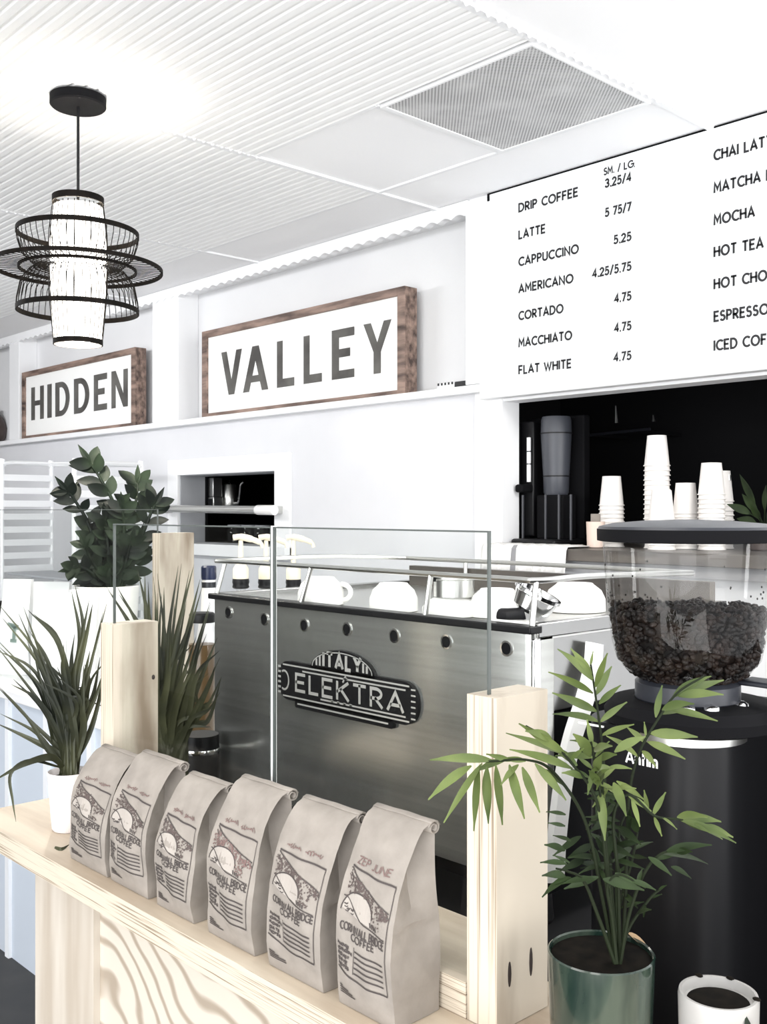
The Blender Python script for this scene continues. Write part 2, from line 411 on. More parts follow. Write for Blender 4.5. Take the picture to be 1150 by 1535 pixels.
M['stripe'] = mat('grey_towel_stripe', (0.25, 0.25, 0.26), 0.9)
M['vase'] = mat('brown_vase', (0.06, 0.04, 0.035), 0.4)
M['counterblack'] = mat('black_worktop', (0.010, 0.010, 0.011), 0.55, spec=0.3)
M['amber'] = mat('amber_jar', (0.14, 0.085, 0.035), 0.3)
def grille_mat():
    m = mat('perforated_grille', (0.5, 0.5, 0.5), 0.5); N, L, b = nodes(m)
    tc = N.new('ShaderNodeTexCoord'); sp = N.new('ShaderNodeSeparateXYZ'); L.new(tc.outputs['Object'], sp.inputs[0])
    def wave(o, k):
        a = N.new('ShaderNodeMath'); a.operation = 'MULTIPLY'; a.inputs[1].default_value = k; L.new(o, a.inputs[0])
        s = N.new('ShaderNodeMath'); s.operation = 'SINE'; L.new(a.outputs[0], s.inputs[0]); return s.outputs[0]
    k = 2*PI/0.0135
    add = N.new('ShaderNodeMath'); add.operation = 'MULTIPLY'
    L.new(wave(sp.outputs['X'], k), add.inputs[0]); L.new(wave(sp.outputs['Y'], k), add.inputs[1])
    cr = N.new('ShaderNodeValToRGB'); cr.color_ramp.elements[0].position = 0.05; cr.color_ramp.elements[1].position = 0.35
    cr.color_ramp.elements[0].color = (0.60, 0.60, 0.60, 1); cr.color_ramp.elements[1].color = (0.10, 0.10, 0.10, 1)
    L.new(add.outputs[0], cr.inputs[0])
    nz = N.new('ShaderNodeTexNoise'); nz.inputs['Scale'].default_value = 7; nz.inputs['Detail'].default_value = 5
    L.new(tc.outputs['Object'], nz.inputs['Vector'])
    c2 = N.new('ShaderNodeValToRGB'); c2.color_ramp.elements[0].position = 0.45; c2.color_ramp.elements[1].position = 0.7
    c2.color_ramp.elements[0].color = (0, 0, 0, 1); c2.color_ramp.elements[1].color = (0.45, 0.45, 0.45, 1)
    L.new(nz.outputs[0], c2.inputs[0])
    mx = N.new('ShaderNodeMix'); mx.data_type = 'RGBA'; mx.inputs['B'].default_value = (0.7, 0.7, 0.7, 1)
    L.new(c2.outputs[0], mx.inputs['Factor']); L.new(cr.outputs[0], mx.inputs['A']); L.new(mx.outputs['Result'], b.inputs['Base Color'])
    return m
M['grille'] = grille_mat()

def struct(name, mb, m, parent=None, **k):
    o = mb.build(name, m, parent, **k)
    if parent is None: o['kind'] = 'structure'
    return o

# ================================================================== SETTING
CEIL = 2.72
struct('floor', MB().box(-9, 1.5, -3, 4.4, -0.06, 0), M['floor'])
# smooth ceiling slab
struct('ceiling', MB().box(-9, 1.5, -3, 4.4, CEIL, CEIL+0.06), M['ceil'])
# corrugated sheets: ribs run along X
def corrugated(x0, x1, y0, y1, z, pitch=0.036, amp=0.0038):
    prof = []; y = y0
    while y < y1 - 1e-6:
        for f, h in ((0, 0), (0.10, 0.0), (0.24, -1), (0.80, -1), (0.94, 0.0)):
            yy = y + f*pitch
            if yy <= y1: prof.append((yy, z + h*amp))
        y += pitch
    prof.append((y1, z))
    vs = [(x0, a, b) for a, b in prof] + [(x1, a, b) for a, b in prof] + [(x0, a, z+0.004) for a, b in prof] + [(x1, a, z+0.004) for a, b in prof]
    n = len(prof)
    fs = [(i, i+1, n+i+1, n+i) for i in range(n-1)] + [(2*n+i, i, i+1, 2*n+i+1)[::-1] for i in range(n-1)] + [(n+i, 3*n+i, 3*n+i+1, n+i+1)[::-1] for i in range(n-1)]
    return MB().quadset(vs, fs)
struct('ceiling_corrugated', corrugated(-2.85, -1.66, -2.9, 2.085, CEIL-0.004), M['corr'], smooth=False)
struct('ceiling_corrugated', corrugated(-4.06, -2.87, -2.9, 2.66, CEIL-0.004), M['corr'], smooth=False)
struct('ceiling_corrugated', corrugated(-5.27, -4.08, -2.9, 2.66, CEIL-0.004), M['corr'], smooth=False)
struct('ceiling_corrugated', corrugated(-8.6, -5.29, -2.9, 2.66, CEIL-0.004), M['corr'], smooth=False)
k = 1
for x in (-1.65, -2.86, -4.07, -5.28):
    mb = MB().box(x-0.011, x+0.011, -2.9, 2.99, CEIL-0.008, CEIL)
    if x == -1.65:   # little teeth: the cut ends of the ribs showing along the seam
        y = 0.6
        while y < 2.66:
            mb.prism([(y, CEIL-0.001), (y+0.016, CEIL-0.016), (y+0.026, CEIL-0.001)], x+0.009, x+0.022, 'x'); y += 0.04
    else:
        y = 0.2
        while y < 2.1:
            mb.prism([(y, CEIL-0.001), (y+0.014, CEIL-0.013), (y+0.024, CEIL-0.001)], x+0.009, x+0.018, 'x'); y += 0.036
    struct('trim_%d' % k, mb, M['white'], smooth=False); k += 1
for x0, x1, y in ((-2.86, -1.65, 2.665), (-2.86, -2.245, 2.085), (-8.6, -2.86, 2.665)):
    struct('trim_%d' % k, MB().box(x0, x1, y-0.008, y+0.008, CEIL-0.007, CEIL), M['white'], smooth=False); k += 1
struct('trim_%d' % k, MB().box(-2.255, -2.238, 2.085, 2.665, CEIL-0.008, CEIL), M['white'], smooth=False); k += 1

struct('wall_front', MB().box(-9, -3.15, -3.1, -3.0, 0, CEIL), M['frontwall'])
struct('wall_left', MB().box(-9.1, -9, -3.1, 4.4, 0, CEIL), M['frontwall'])
# back wall: upper recess, lower wall, niche opening, pass-through opening
struct('wall_back_upper', MB().box(-9, -2.6, 3.12, 3.20, 1.93, CEIL), M['wallgrey'])
NX0, NX1, NZ0, NZ1 = -4.80, -3.935, 1.325, 1.69
lw = MB()
lw.box(-9, NX0, 3.0, 3.16, 0, 1.955); lw.box(NX1, -2.655, 3.0, 3.16, 0, 1.955)
lw.box(NX0, NX1, 3.0, 3.16, 0, NZ0); lw.box(NX0, NX1, 3.0, 3.16, NZ1, 1.955)
struct('wall_back', lw, M['walllow'], smooth=False)
# pilaster and wall beside the pass-through, wall beneath it and header above
OX0, OZ0, OZ1 = -2.516, 1.30, 1.915
rw = MB()
rw.box(-2.655, OX0, 2.992, 3.092, 0, 1.9549)
rw.box(OX0, 1.5, 3.0, 3.092, 0, OZ0); rw.box(OX0, 1.5, 3.0, 3.092, OZ1, CEIL); rw.box(-2.69, OX0, 3.0001, 3.092, 1.9551, CEIL)
struct('wall_back_right', rw, M['white'], smooth=False)
struct('trim_%d' % k, MB().box(-2.69, -2.583, 2.975, 3.12, 1.99, 2.70), M['white'], bevel=0.003); k += 1
struct('trim_%d' % k, MB().box(-5.07, -4.80, 2.99, 3.12, 1.99, 2.70), M['white'], bevel=0.003); k += 1
struct('trim_%d' % k, MB().box(-6.99, -6.83, 2.99, 3.12, 1.99, 2.70), M['white'], bevel=0.003); k += 1
# header board with a scalloped lower edge under the ceiling
def scallop(x0, x1, y0, y1, ztop, zlow, pitch, amp):
    pts = [(x0, ztop), (x1, ztop)]; n = int((x1-x0)/0.0125)
    low = [(x1 - (x1-x0)*i/n, zlow + amp*abs(math.sin(PI*(x1-(x1-x0)*i/n)/pitch))) for i in range(n+1)]
    mb = MB()
    for i in range(n):
        a, b = low[i], low[i+1]
        mb.prism([(b[0], b[1]), (a[0], a[1]), (a[0], ztop), (b[0], ztop)], y0, y1, 'y')
    return mb
struct('trim_%d' % k, scallop(-9, -2.69, 2.985, 3.02, CEIL-0.002, 2.655, 0.075, 0.014), M['white'], smooth=False); k += 1
struct('trim_%d' % k, MB().box(-9, -2.69, 3.02, 3.12, 2.69, CEIL-0.002), M['white']); k += 1
# ledge band under the menu
struct('trim_%d' % k, MB().box(-2.60, 1.5, 2.955, 3.0, 1.925, 1.988), M['white'], bevel=0.004); k += 1
# frame of the niche
fr = MB()
fr.box(-4.90, NX0, 2.985, 3.0, 1.325, 1.775); fr.box(NX1, -3.815, 2.985, 3.0, 1.28, 1.775); fr.box(NX0, NX1, 2.985, 3.0, NZ1, 1.775)
struct('trim_%d' % k, fr, M['white'], bevel=0.002); k += 1
struct('trim_%d' % k, MB().box(-4.90, -3.815, 2.955, 3.02, 1.265, 1.325), M['wallgrey'], bevel=0.003); k += 1
struct('trim_%d' % k, MB().box(NX0-0.001, NX0+0.004, 3.004, 3.16, NZ0, NZ1).box(NX0, NX1, 3.004, 3.16, NZ1-0.004, NZ1+0.001), M['grey']); k += 1
# rooms behind the openings
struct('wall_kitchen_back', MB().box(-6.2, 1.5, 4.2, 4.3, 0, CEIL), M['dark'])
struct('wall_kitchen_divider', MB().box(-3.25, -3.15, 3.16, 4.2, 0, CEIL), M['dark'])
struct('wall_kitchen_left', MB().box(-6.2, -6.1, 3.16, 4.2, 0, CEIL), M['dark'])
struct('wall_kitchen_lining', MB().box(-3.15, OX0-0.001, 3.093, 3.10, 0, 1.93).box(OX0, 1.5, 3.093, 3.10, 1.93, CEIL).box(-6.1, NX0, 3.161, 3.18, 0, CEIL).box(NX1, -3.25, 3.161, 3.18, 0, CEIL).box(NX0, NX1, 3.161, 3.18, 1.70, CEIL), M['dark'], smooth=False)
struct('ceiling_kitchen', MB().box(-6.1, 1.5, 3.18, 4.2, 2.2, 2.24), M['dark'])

# long shelf over the lower wall
sh = MB().box(-9, -2.60, 2.955, 3.115, 1.955, 1.985)
o = sh.build('wall_shelf', M['white'], bevel=0.003); tag(o, 'long white wall shelf that carries the two framed signs', 'shelf')

# ================================================================== BAR COUNTER
bar = thing('bar_counter', (-1.0, 0.75, 0), 'plywood bar counter with layered edge in front of espresso machine', 'counter')
mb = MB().box(-1.69, -0.05, 0.655, 0.87, 0.966, 1.0)
mb.m = [0, 0, 1, 1, 1, 1]
mb.build('countertop', [M['plytop'], M['plyedge']], bar, smooth=False)
MB().box(-1.31, -0.05, 0.69, 0.708, 0.0, 0.966).build('front_panel', M['plypanel'], bar, smooth=False)
MB().box(-1.495, -1.31, 0.680, 0.85, 0.0, 0.966).build('end_panel', M['plypale'], bar, smooth=False)
mb = MB().box(-1.376, -0.674, 0.746, 0.868, 1.0, 1.036)
mb.m = [0, 0, 1, 1, 1, 1]
mb.build('riser_board', [M['plytop'], M['plyedge']], bar, smooth=False)
# worker counter behind
wc = thing('worktop_counter', (-1.0, 1.4, 0), 'low black worktop counter under the espresso machine and grinder', 'counter')
MB().box(-1.85, 0.1, 0.93, 1.80, 0.85, 0.88).build('worktop', M['counterblack'], wc, bevel=0.004)
MB().box(-1.83, 0.08, 0.95, 1.78, 0.0, 0.85).build('cabinet_body', M['blackmatte'], wc)

# order counter on the left, blue panelled front
oc = thing('order_counter', (-3.6, 1.8, 0), 'white topped order counter with pale blue panelled front', 'counter')
MB().box(-7.0, -1.95, 1.425, 2.25, 0.865, 0.90).build('countertop', M['white'], oc, bevel=0.004)
MB().box(-6.9, -1.97, 1.44, 2.2, 0.0, 0.865).build('front_panel', M['blue'], oc)
x = -2.2
while x > -6.8:
    MB().box(x-0.014, x+0.014, 1.428, 1.44, 0.0, 0.865).build('batten', M['batten'], oc); x -= 0.29

# ------------------------------------------------------------------ posts
def post(name, x0, x1, y0, y1, z0, z1, label, knots=False):
    t = thing(name, ((x0+x1)/2, (y0+y1)/2, z0), label, 'post', 'plywood glass-holder posts'); z0 += 0.0006
    mb = MB().box(x0, x1, y0, y1, z0, z1); mb.m = [0, 0, 1, 1, 0, 0]
    mb.build('board', [M['plypost'], M['plyedgev']], t, smooth=False)
    return t
p_right = post('plywood_post', -0.673, -0.635, 0.747, 0.8255, 1.0, 1.32, 'plywood post with two dark knots beside the potted palm')
for u, v, h in ((765, 1461, 0.013), (797, 1442, 0.015)):
    kk = (u-CX)/FPX; X = -0.6342; Y = (-kk*CA-SA)*X/(CA-kk*SA); d = -CA*X+SA*Y; Z = CAMZ-(v-V0)*d/FPX
    MB().ell((-0.6352, Y, Z), 0.0012, 0.0028, h, n=10, m=6).build('knot', M['knot'], p_right)
p_left = post('plywood_post', -1.4155, -1.377, 0.747, 0.822, 1.0, 1.33, 'pale plywood post behind the row of coffee bags beside the long-leaved plants')
MB().ell((-1.3772, 0.814, 1.245), 0.0012, 0.003, 0.004, n=10, m=6).build('screw_hole', M['knot'], p_left)
p_back = post('plywood_post', -2.50, -2.462, 1.475, 1.585, 0.9, 1.437, 'tall pale plywood post standing on white order counter')

# ------------------------------------------------------------------ glass panes
def screen(x0, x1, y0, z0, z1, label, th=0.004):
    e = 0.0018
    mb = MB().box(x0+e, x1-e, y0, y0+th, z0, z1-e)
    mb.box(x0, x1, y0, y0+th, z1-e, z1, 1).box(x0, x0+e, y0, y0+th, z0, z1-e, 1).box(x1-e, x1, y0, y0+th, z0, z1-e, 1)
    o = mb.build('counter_screen', [M['glass'], M['glassedge']], smooth=False)
    return tag(o, label, 'glass screen', 'clear counter glass')
screen(-1.397, -1.0045, 0.757, 1.036, 1.480, 'clear glass pane behind coffee bags, meeting the pale far plywood post')
screen(-1.0005, -0.654, 0.757, 1.036, 1.480, 'clear glass pane held by the knotted plywood post in front of the badge machine')
screen(-4.6, -2.48, 1.478, 0.9, 1.503, 'clear glass pane along white order counter in front of baking rack')

js = thing('reflection_strip', (-1.0025, 0.76, 1.036), 'narrow white strip standing in for a reflection streak in the glass over the machine', 'strip')  # white strip added to draw a vertical reflection in the glass
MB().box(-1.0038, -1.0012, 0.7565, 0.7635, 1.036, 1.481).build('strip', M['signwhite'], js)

# ================================================================== PENDANT LAMP
PC = Vector((-2.787, 1.398, 0))
lamp = thing('pendant_lamp', (PC.x, PC.y, CEIL), 'lit pendant lamp with tiered black bamboo cage shade', 'lamp')
MB().lathe([(0.076, CEIL-0.04), (0.080, CEIL-0.036), (0.080, CEIL-0.012)], PC.x, PC.y, 0, 40).build('canopy', M['blackmatte'], lamp)
PD = 2.985
def pz(v): return CAMZ - (v-V0)*PD/FPX
MB().tube([(PC.x, PC.y, CEIL-0.03), (PC.x, PC.y, pz(300))], 0.0042).build('cord', M['black'], lamp)
zt, zb = pz(300), pz(515)
def ring(r, z, h, th=0.004):
    return [(r-th, z-h/2), (r, z-h/2), (r, z+h/2), (r-th, z+h/2), (r-th, z-h/2)]
def cage(profile, n, r, jit=0.0):
    mb = MB()
    for i in range(n):
        a = 2*PI*(i+jit*random.uniform(-.5, .5))/n
        mb.tube([(PC.x+q*math.cos(a), PC.y+q*math.sin(a), z) for q, z in profile], r, 5)
    return mb
# inner tapered paper shades
up = [(0.070, pz(306)), (0.080, pz(350)), (0.078, pz(390))]
lo = [(0.076, pz(404)), (0.074, pz(440)), (0.064, pz(512))]
MB().lathe([(0.069, zt-0.02), (0.080, pz(366)), (0.079, pz(391))], PC.x, PC.y, 0, 40, cap0=False, cap1=False).build('upper_shade_lining', M['shade'], lamp)
MB().lathe([(0.0795, pz(402)), (0.078, pz(440)), (0.068, pz(508))], PC.x, PC.y, 0, 40, cap0=False, cap1=False).build('lower_shade_lining', M['shade'], lamp)
mb = cage([(0.072, zt-0.015), (0.082, pz(350)), (0.084, pz(391))], 30, 0.0012, 0.4)
mb.lathe(ring(0.0735, pz(300), 0.019), PC.x, PC.y, 0, 40, cap0=False, cap1=False); mb.build('upper_shade_frame', M['bamboo'], lamp)
mb = cage([(0.084, pz(402)), (0.082, pz(440)), (0.069, pz(512))], 30, 0.0012, 0.4)
mb.lathe(ring(0.0705, pz(513), 0.016), PC.x, PC.y, 0, 40, cap0=False, cap1=False); mb.build('lower_shade_frame', M['bamboo'], lamp)
# flaring upper basket
mb = cage([(0.172, pz(351)), (0.170, pz(362)), (0.158, pz(382)), (0.130, pz(396)), (0.09, pz(398))], 48, 0.0012)
mb.lathe(ring(0.174, pz(350), 0.014), PC.x, PC.y, 0, 56, cap0=False, cap1=False)
mb.build('upper_basket', M['bamboo'], lamp)
# wide flat brim of radial slats
mb = cage([(0.165, pz(402)), (0.205, pz(402)), (0.240, pz(403))], 64, 0.0013)
mb.lathe(ring(0.243, pz(403), 0.011, 0.006), PC.x, PC.y, 0, 72, cap0=False, cap1=False)
mb.lathe(ring(0.168, pz(404), 0.008, 0.006), PC.x, PC.y, 0, 64, cap0=False, cap1=False)
mb.build('brim', M['bamboo'], lamp)
mb = cage([(0.086, pz(404)), (0.165, pz(404))], 58, 0.0010); mb.build('inner_disc', M['bamboo'], lamp)
# lower basket
mb = cage([(0.09, pz(402)), (0.135, pz(408)), (0.160, pz(425)), (0.170, pz(450)), (0.172, pz(463))], 48, 0.0012)
mb.lathe(ring(0.174, pz(465), 0.014), PC.x, PC.y, 0, 56, cap0=False, cap1=False)
mb.build('lower_basket', M['bamboo'], lamp)
MB().ell((PC.x, PC.y, pz(400)), 0.03, 0.03, 0.04, n=16, m=10).build('bulb', M['bulb'], lamp)
pl = bpy.data.lights.new('pendant_light', 'POINT'); pl.energy = 26; pl.color = (1, 0.93, 0.82); pl.shadow_soft_size = 0.05
plo = bpy.data.objects.new('pendant_light', pl); COL.objects.link(plo); plo.location = (PC.x, PC.y, pz(505))

# ================================================================== SIGNS
def sign(x0, x1, z0, z1, word, edges, lz0, lz1, label):
    yf, yb, fw = 3.0, 3.075, 0.045
    t = thing('wall_sign', ((x0+x1)/2, 3.04, z0), label, 'sign', 'framed shelf signs')
    MB().box(x0, x0+fw, yf, yb, z0, z1).build('frame_side', M['signwood'], t, smooth=False, bevel=0.002)
    MB().box(x1-fw, x1, yf, yb, z0, z1).build('frame_side', M['signwood'], t, smooth=False, bevel=0.002)
    MB().box(x0+fw, x1-fw, yf, yb, z1-fw*0.8, z1).build('frame_rail', M['signwood'], t, smooth=False, bevel=0.002)
    MB().box(x0+fw, x1-fw, yf, yb, z0, z0+fw*0.5).build('frame_rail', M['signwood'], t, smooth=False, bevel=0.002)
    pn = MB().box(x0+fw*0.9, x1-fw*0.9, yf+0.012, yf+0.022, z0+0.02, z1-0.03).build('panel', M['signwhite'], t, smooth=False)
    Q = lambda *p: list(p)
    GL = {'I': [[(0,0),(1,0),(1,1),(0,1)]], 'H': [[(0,0),(.3,0),(.3,1),(0,1)], [(.7,0),(1,0),(1,1),(.7,1)], [(.3,.43),(.7,.43),(.7,.58),(.3,.58)]],
          'E': [[(0,0),(.33,0),(.33,1),(0,1)], [(.33,0),(1,0),(1,.17),(.33,.17)], [(.33,.43),(.82,.43),(.82,.6),(.33,.6)], [(.33,.83),(1,.83),(1,1),(.33,1)]],
          'L': [[(0,0),(.34,0),(.34,1),(0,1)], [(.34,0),(1,0),(1,.18),(.34,.18)]],
          'N': [[(0,0),(.27,0),(.27,1),(0,1)], [(.73,0),(1,0),(1,1),(.73,1)], [(0,1),(.27,1),(1,0),(.73,0)]],
          'V': [[(0,1),(.27,1),(.62,0),(.36,0)], [(1,1),(.73,1),(.38,0),(.64,0)]],
          'A': [[(0,0),(.25,0),(.62,1),(.37,1)], [(1,0),(.75,0),(.38,1),(.63,1)], [(.2,.2),(.8,.2),(.74,.35),(.26,.35)]],
          'Y': [[(0,1),(.27,1),(.62,.40),(.38,.40)], [(1,1),(.73,1),(.38,.40),(.62,.40)], [(.37,0),(.63,0),(.63,.44),(.37,.44)]]}
    mb = MB(); h = lz1-lz0
    for c, (ua, ub) in zip(word, edges):
        xa = on_y(ua, 0, yf).x; xb = on_y(ub, 0, yf).x; cw = xb-xa
        if c == 'D':
            oc = [(0,0),(.40,0)] + [(.40+.60*math.cos(t), .5+.5*math.sin(t)) for t in [-PI/2+PI*i/16 for i in range(1,16)]] + [(.40,1),(0,1)]
            ic = [(.30,.16),(.42,.16)] + [(.40+.32*math.cos(t), .5+.34*math.sin(t)) for t in [-PI/2+PI*i/16 for i in range(1,16)]] + [(.42,.84),(.30,.84)]
            n = len(oc); vs = [(xa+a*cw, yf+0.0113, lz0+b*h) for a, b in oc+ic]
            mb.quadset(vs, [(i, (i+1) % n, n+(i+1) % n, n+i) for i in range(n)])
        else:
            for gi, pg in enumerate(GL[c]): mb.quadset([(xa+a*cw, yf+0.0113-gi*0.0004, lz0+b*h) for a, b in pg], [tuple(range(len(pg)))])
    mb.build('lettering', M['signletter'], pn, smooth=False)
sign(-4.585, -3.055, 1.986, 2.443, 'VALLEY', [(290+a/3.286, 290+b/3.286) for a, b in ((128,230),(235,360),(402,488),(533,624),(672,784),(828,967))], 2.092, 2.316, 'framed wooden shelf sign reading VALLEY')
sign(-6.81, -5.28, 1.986, 2.445, 'HIDDEN', [(a/3.833, b/3.833) for a, b in ((170,243),(262,288),(308,391),(415,504),(529,606),(630,725))], 2.11, 2.332, 'framed wooden shelf sign reading HIDDEN')
# small black and white box on the shelf
bx = thing('small_box', (-2.80, 3.03, 1.985), 'small black and white box at shelf end beside the column', 'box')
MB().box(-2.865, -2.775, 3.0, 3.07, 1.985, 2.012).build('case', M['paper'], bx, bevel=0.002)
MB().box(-2.774, -2.700, 3.005, 3.07, 1.985, 2.014).build('cover', M['black'], bx, bevel=0.002)
for i in range(5): MB().box(-2.862+i*0.019, -2.854+i*0.019, 2.998, 3.0, 2.004, 2.014).build('clip', M['black'], bx)
tag(MB().lathe([(0.045, 1.985), (0.085, 2.03), (0.095, 2.10), (0.07, 2.17), (0.035, 2.21), (0.04, 2.24)], -7.39, 3.045, 0, 28).build('brown_vase', M['vase']),
    'dark brown round vase on shelf end next to HIDDEN sign', 'vase')

# ================================================================== MENU BOARD
menu = thing('menu_board', (-0.9, 2.98, 1.99), 'large white menu board with black lettering over pass-through', 'menu board')
MB().box(-2.583, 0.4, 2.985, 3.0, 1.99, 2.712).build('board', M['menu'], menu, smooth=False)
MB().box(-2.583, -2.573, 2.982, 2.99, 2.688, 2.717).build('corner_clip', M['blackmatte'], menu)
MB().box(-2.583, 0.4, 2.986, 3.0, 2.712, 2.7185).build('top_gap', M['blackmatte'], menu)
mb = MB(); fy = lambda a, b: (a, 2.9842, b)
rows = [2.614, 2.513, 2.412, 2.311, 2.210, 2.109, 2.008]
names = ['DRIP COFFEE', 'LATTE', 'CAPPUCCINO', 'AMERICANO', 'CORTADO', 'MACCHIATO', 'FLAT WHITE']
ends = [867, 818, 868, 860, 845, 858, 857]
prices = [('3.25/4', 907), ('5 75/7', 907), ('5.25', 920), ('4.25/5.75', 888), ('4.75', 921), ('4.75', 921), ('4.75', 920)]
H = 0.0285
for z, nme, e, (pr_, pu) in zip(rows, names, ends, prices):
    x0 = on_y(777.5, 0, 2.985).x; x1 = on_y(e, 0, 2.985).x
    mb = MB().strokes(text_strokes(nme, x0+0.003, z+0.002, H, track=0.27, width=x1-x0-0.006), 0.0074, fy, cap=0.002); mb.build('drink_name', M['menuink'], menu, smooth=False)
    xa = on_y(pu, 0, 2.985).x; xb = on_y(947, 0, 2.985).x
    mb = MB().strokes(text_strokes(pr_, xa+0.003, z+0.005, H*0.92, track=0.26, width=xb-xa-0.006), 0.0068, fy, cap=0.002); mb.build('price', M['menuink'], menu, smooth=False)
xa = on_y(906, 0, 2.985).x; xb = on_y(953, 0, 2.985).x
MB().strokes(text_strokes('SM. / LG.', xa, 2.663, 0.022, track=0.26, width=xb-xa-0.004), 0.0054, fy, cap=0.0015).build('size_heading', M['menuink'], menu, smooth=False)
xr = on_y(1070, 0, 2.985).x
ref = text_strokes('HOT TEA', 0, 0, H)
for z, nme in zip([2.609, 2.506, 2.404, 2.303, 2.201, 2.098, 2.006], ['CHAI LATTE', 'MATCHA LATTE', 'MOCHA', 'HOT TEA', 'HOT CHOCOLATE', 'ESPRESSO', 'ICED COFFEE']):
    mb = MB().strokes(text_strokes(nme, xr+0.003, z+0.002, H*1.02, track=0.28, wide=1.0), 0.0074, fy, cap=0.002); mb.build('drink_name', M['menuink'], menu, smooth=False)

# ================================================================== CEILING VENT
vt = thing('ceiling_vent', (-1.945, 2.37, CEIL-0.012), 'square grey perforated air vent in the white ceiling', 'vent')
MB().box(-2.222, -1.665, 2.10, 2.64, CEIL-0.010, CEIL-0.002).build('grille', M['grille'], vt, smooth=False)
mb = MB()
for a in ((-2.236, -2.220, 2.0935, 2.6565), (-1.668, -1.6615, 2.0935, 2.6565), (-2.2199, -1.6681, 2.0935, 2.102), (-2.2199, -1.6681, 2.640, 2.6565)):
    mb.box(*a, CEIL-0.013, CEIL-0.001)
mb.build('frame', M['white'], vt, smooth=False)

# ================================================================== ESPRESSO MACHINE
mx0, mx1, my0, my1, mz0, mz1 = -1.705, -0.905, 1.14, 1.69, 0.967, 1.325
em = thing('espresso_machine', (-1.305, 1.4, 0.88), 'large steel espresso machine with black oval badge and row of round holes', 'espresso machine')
mb = MB()
mb.prism(rrect(mx0, mx1, my0, my0+0.06, 0.012, 4), mz0, mz1); mb.build('front_panel', M['machine'], em, angle=20)
holes = [on_y(u, v, my0) for u, v in ((343,918),(397,928),(457,937),(521,943),(592,953),(670,962),(760,972))]
for p in holes:
    m90 = Matrix.Rotation(PI/2, 4, 'X')
    h = MB().lathe([(0.0088, 0.0), (0.0115, 0.0005), (0.0115, 0.002), (0.0088, 0.0022)], p.x, my0, p.z, 24, mat=m90, cap0=False, cap1=False).build('hole_rim', M['chrome'], em)
    MB().lathe([(0.0089, 0.0002), (0.0089, 0.0012)], p.x, my0, p.z, 20, mat=m90).build('hole', M['blackmatte'], h)
MB().box(mx0-0.004, mx1+0.004, my0-0.008, my0+0.02, 1.325, 1.336).build('top_lip', M['black'], em, bevel=0.002)
MB().box(mx0, mx1, my0+0.02, my1, 1.315, 1.327).build('cup_tray', M['steel'], em)
MB().box(mx1-0.014, mx1+0.003, my0+0.012, my1, 1.318, 1.339).build('tray_side', M['machineside'], em, bevel=0.002)
MB().box(mx0-0.003, mx0+0.012, my0+0.012, my1, 1.318, 1.337).build('tray_side', M['machineside'], em, bevel=0.002)
MB().box(mx0+0.02, mx1-0.02, my1-0.02, my1, 1.32, 1.372).build('tray_back', M['ledgewood'], em)
MB().box(mx0+0.01, mx1-0.008, my0+0.05, my1, 1.205, 1.317).build('upper_body', M['machineside'], em, bevel=0.004)
MB().box(mx0+0.05, mx1-0.06, my0+0.05, my1-0.12, 0.96, 1.206).build('inner_body', M['blackmatte'], em)
MB().box(mx0+0.02, mx1-0.02, my0+0.03, my1, 0.935, 0.967).build('base', M['blackmatte'], em)
for x in (mx0+0.06, mx1-0.06):
    for y in (my0+0.09, my1-0.06):
        MB().lathe([(0.022, 0.88), (0.025, 0.885), (0.02, 0.94)], x, y, 0, 20).build('foot', M['black'], em)
# right side: bright corner trim, dark lower cheek, curved chrome strut
MB().box(mx1-0.01, mx1+0.002, my0+0.004, my0+0.022, 0.975, 1.318).build('corner_trim', M['chrome'], em, bevel=0.003)
mb = MB(); mb.prism([(1.165, 0.967), (1.26, 0.967), (1.30, 1.204), (1.165, 1.204)], mx1-0.05, mx1-0.008, 'x'); mb.build('lower_cheek', M['blackmatte'], em)
path = bez([(mx1+0.004, 1.285, 1.30), (mx1+0.006, 1.276, 1.262), (mx1+0.008, 1.252, 1.215), (mx1+0.008, 1.223, 1.165), (mx1+0.008, 1.203, 1.11), (mx1+0.006, 1.19, 1.03), (mx1+0.004, 1.187, 0.968)], 8)
mb = MB()
pr = [(-1, 0), (-.7, .8), (0, 1), (.7, .8), (1, 0), (0, -.6)]
vs = []; fs = []
for i, p in enumerate(path):
    t = (path[min(i+1, len(path)-1)] - path[max(i-1, 0)]).normalized(); n_ = Vector((0, -t.z, t.y))
    for a, b in pr: vs.append(p + n_*a*0.0225 + Vector((b*0.008, 0, 0)))
q = len(pr)
for i in range(len(path)-1):
    for j in range(q): fs.append((i*q+j, i*q+(j+1) % q, (i+1)*q+(j+1) % q, (i+1)*q+j))
fs += [tuple(range(q)), tuple(reversed(range((len(path)-1)*q, len(path)*q)))]
mb.quadset(vs, fs); mb.build('curved_strut', M['ceramic'], em)
MB().box(mx1-0.03, mx1+0.002, 1.50, 1.64, 1.19, 1.30).box(mx1-0.03, mx1+0.0022, 1.52, 1.62, 1.15, 1.19).build('side_bracket', M['machineside'], em, bevel=0.004)
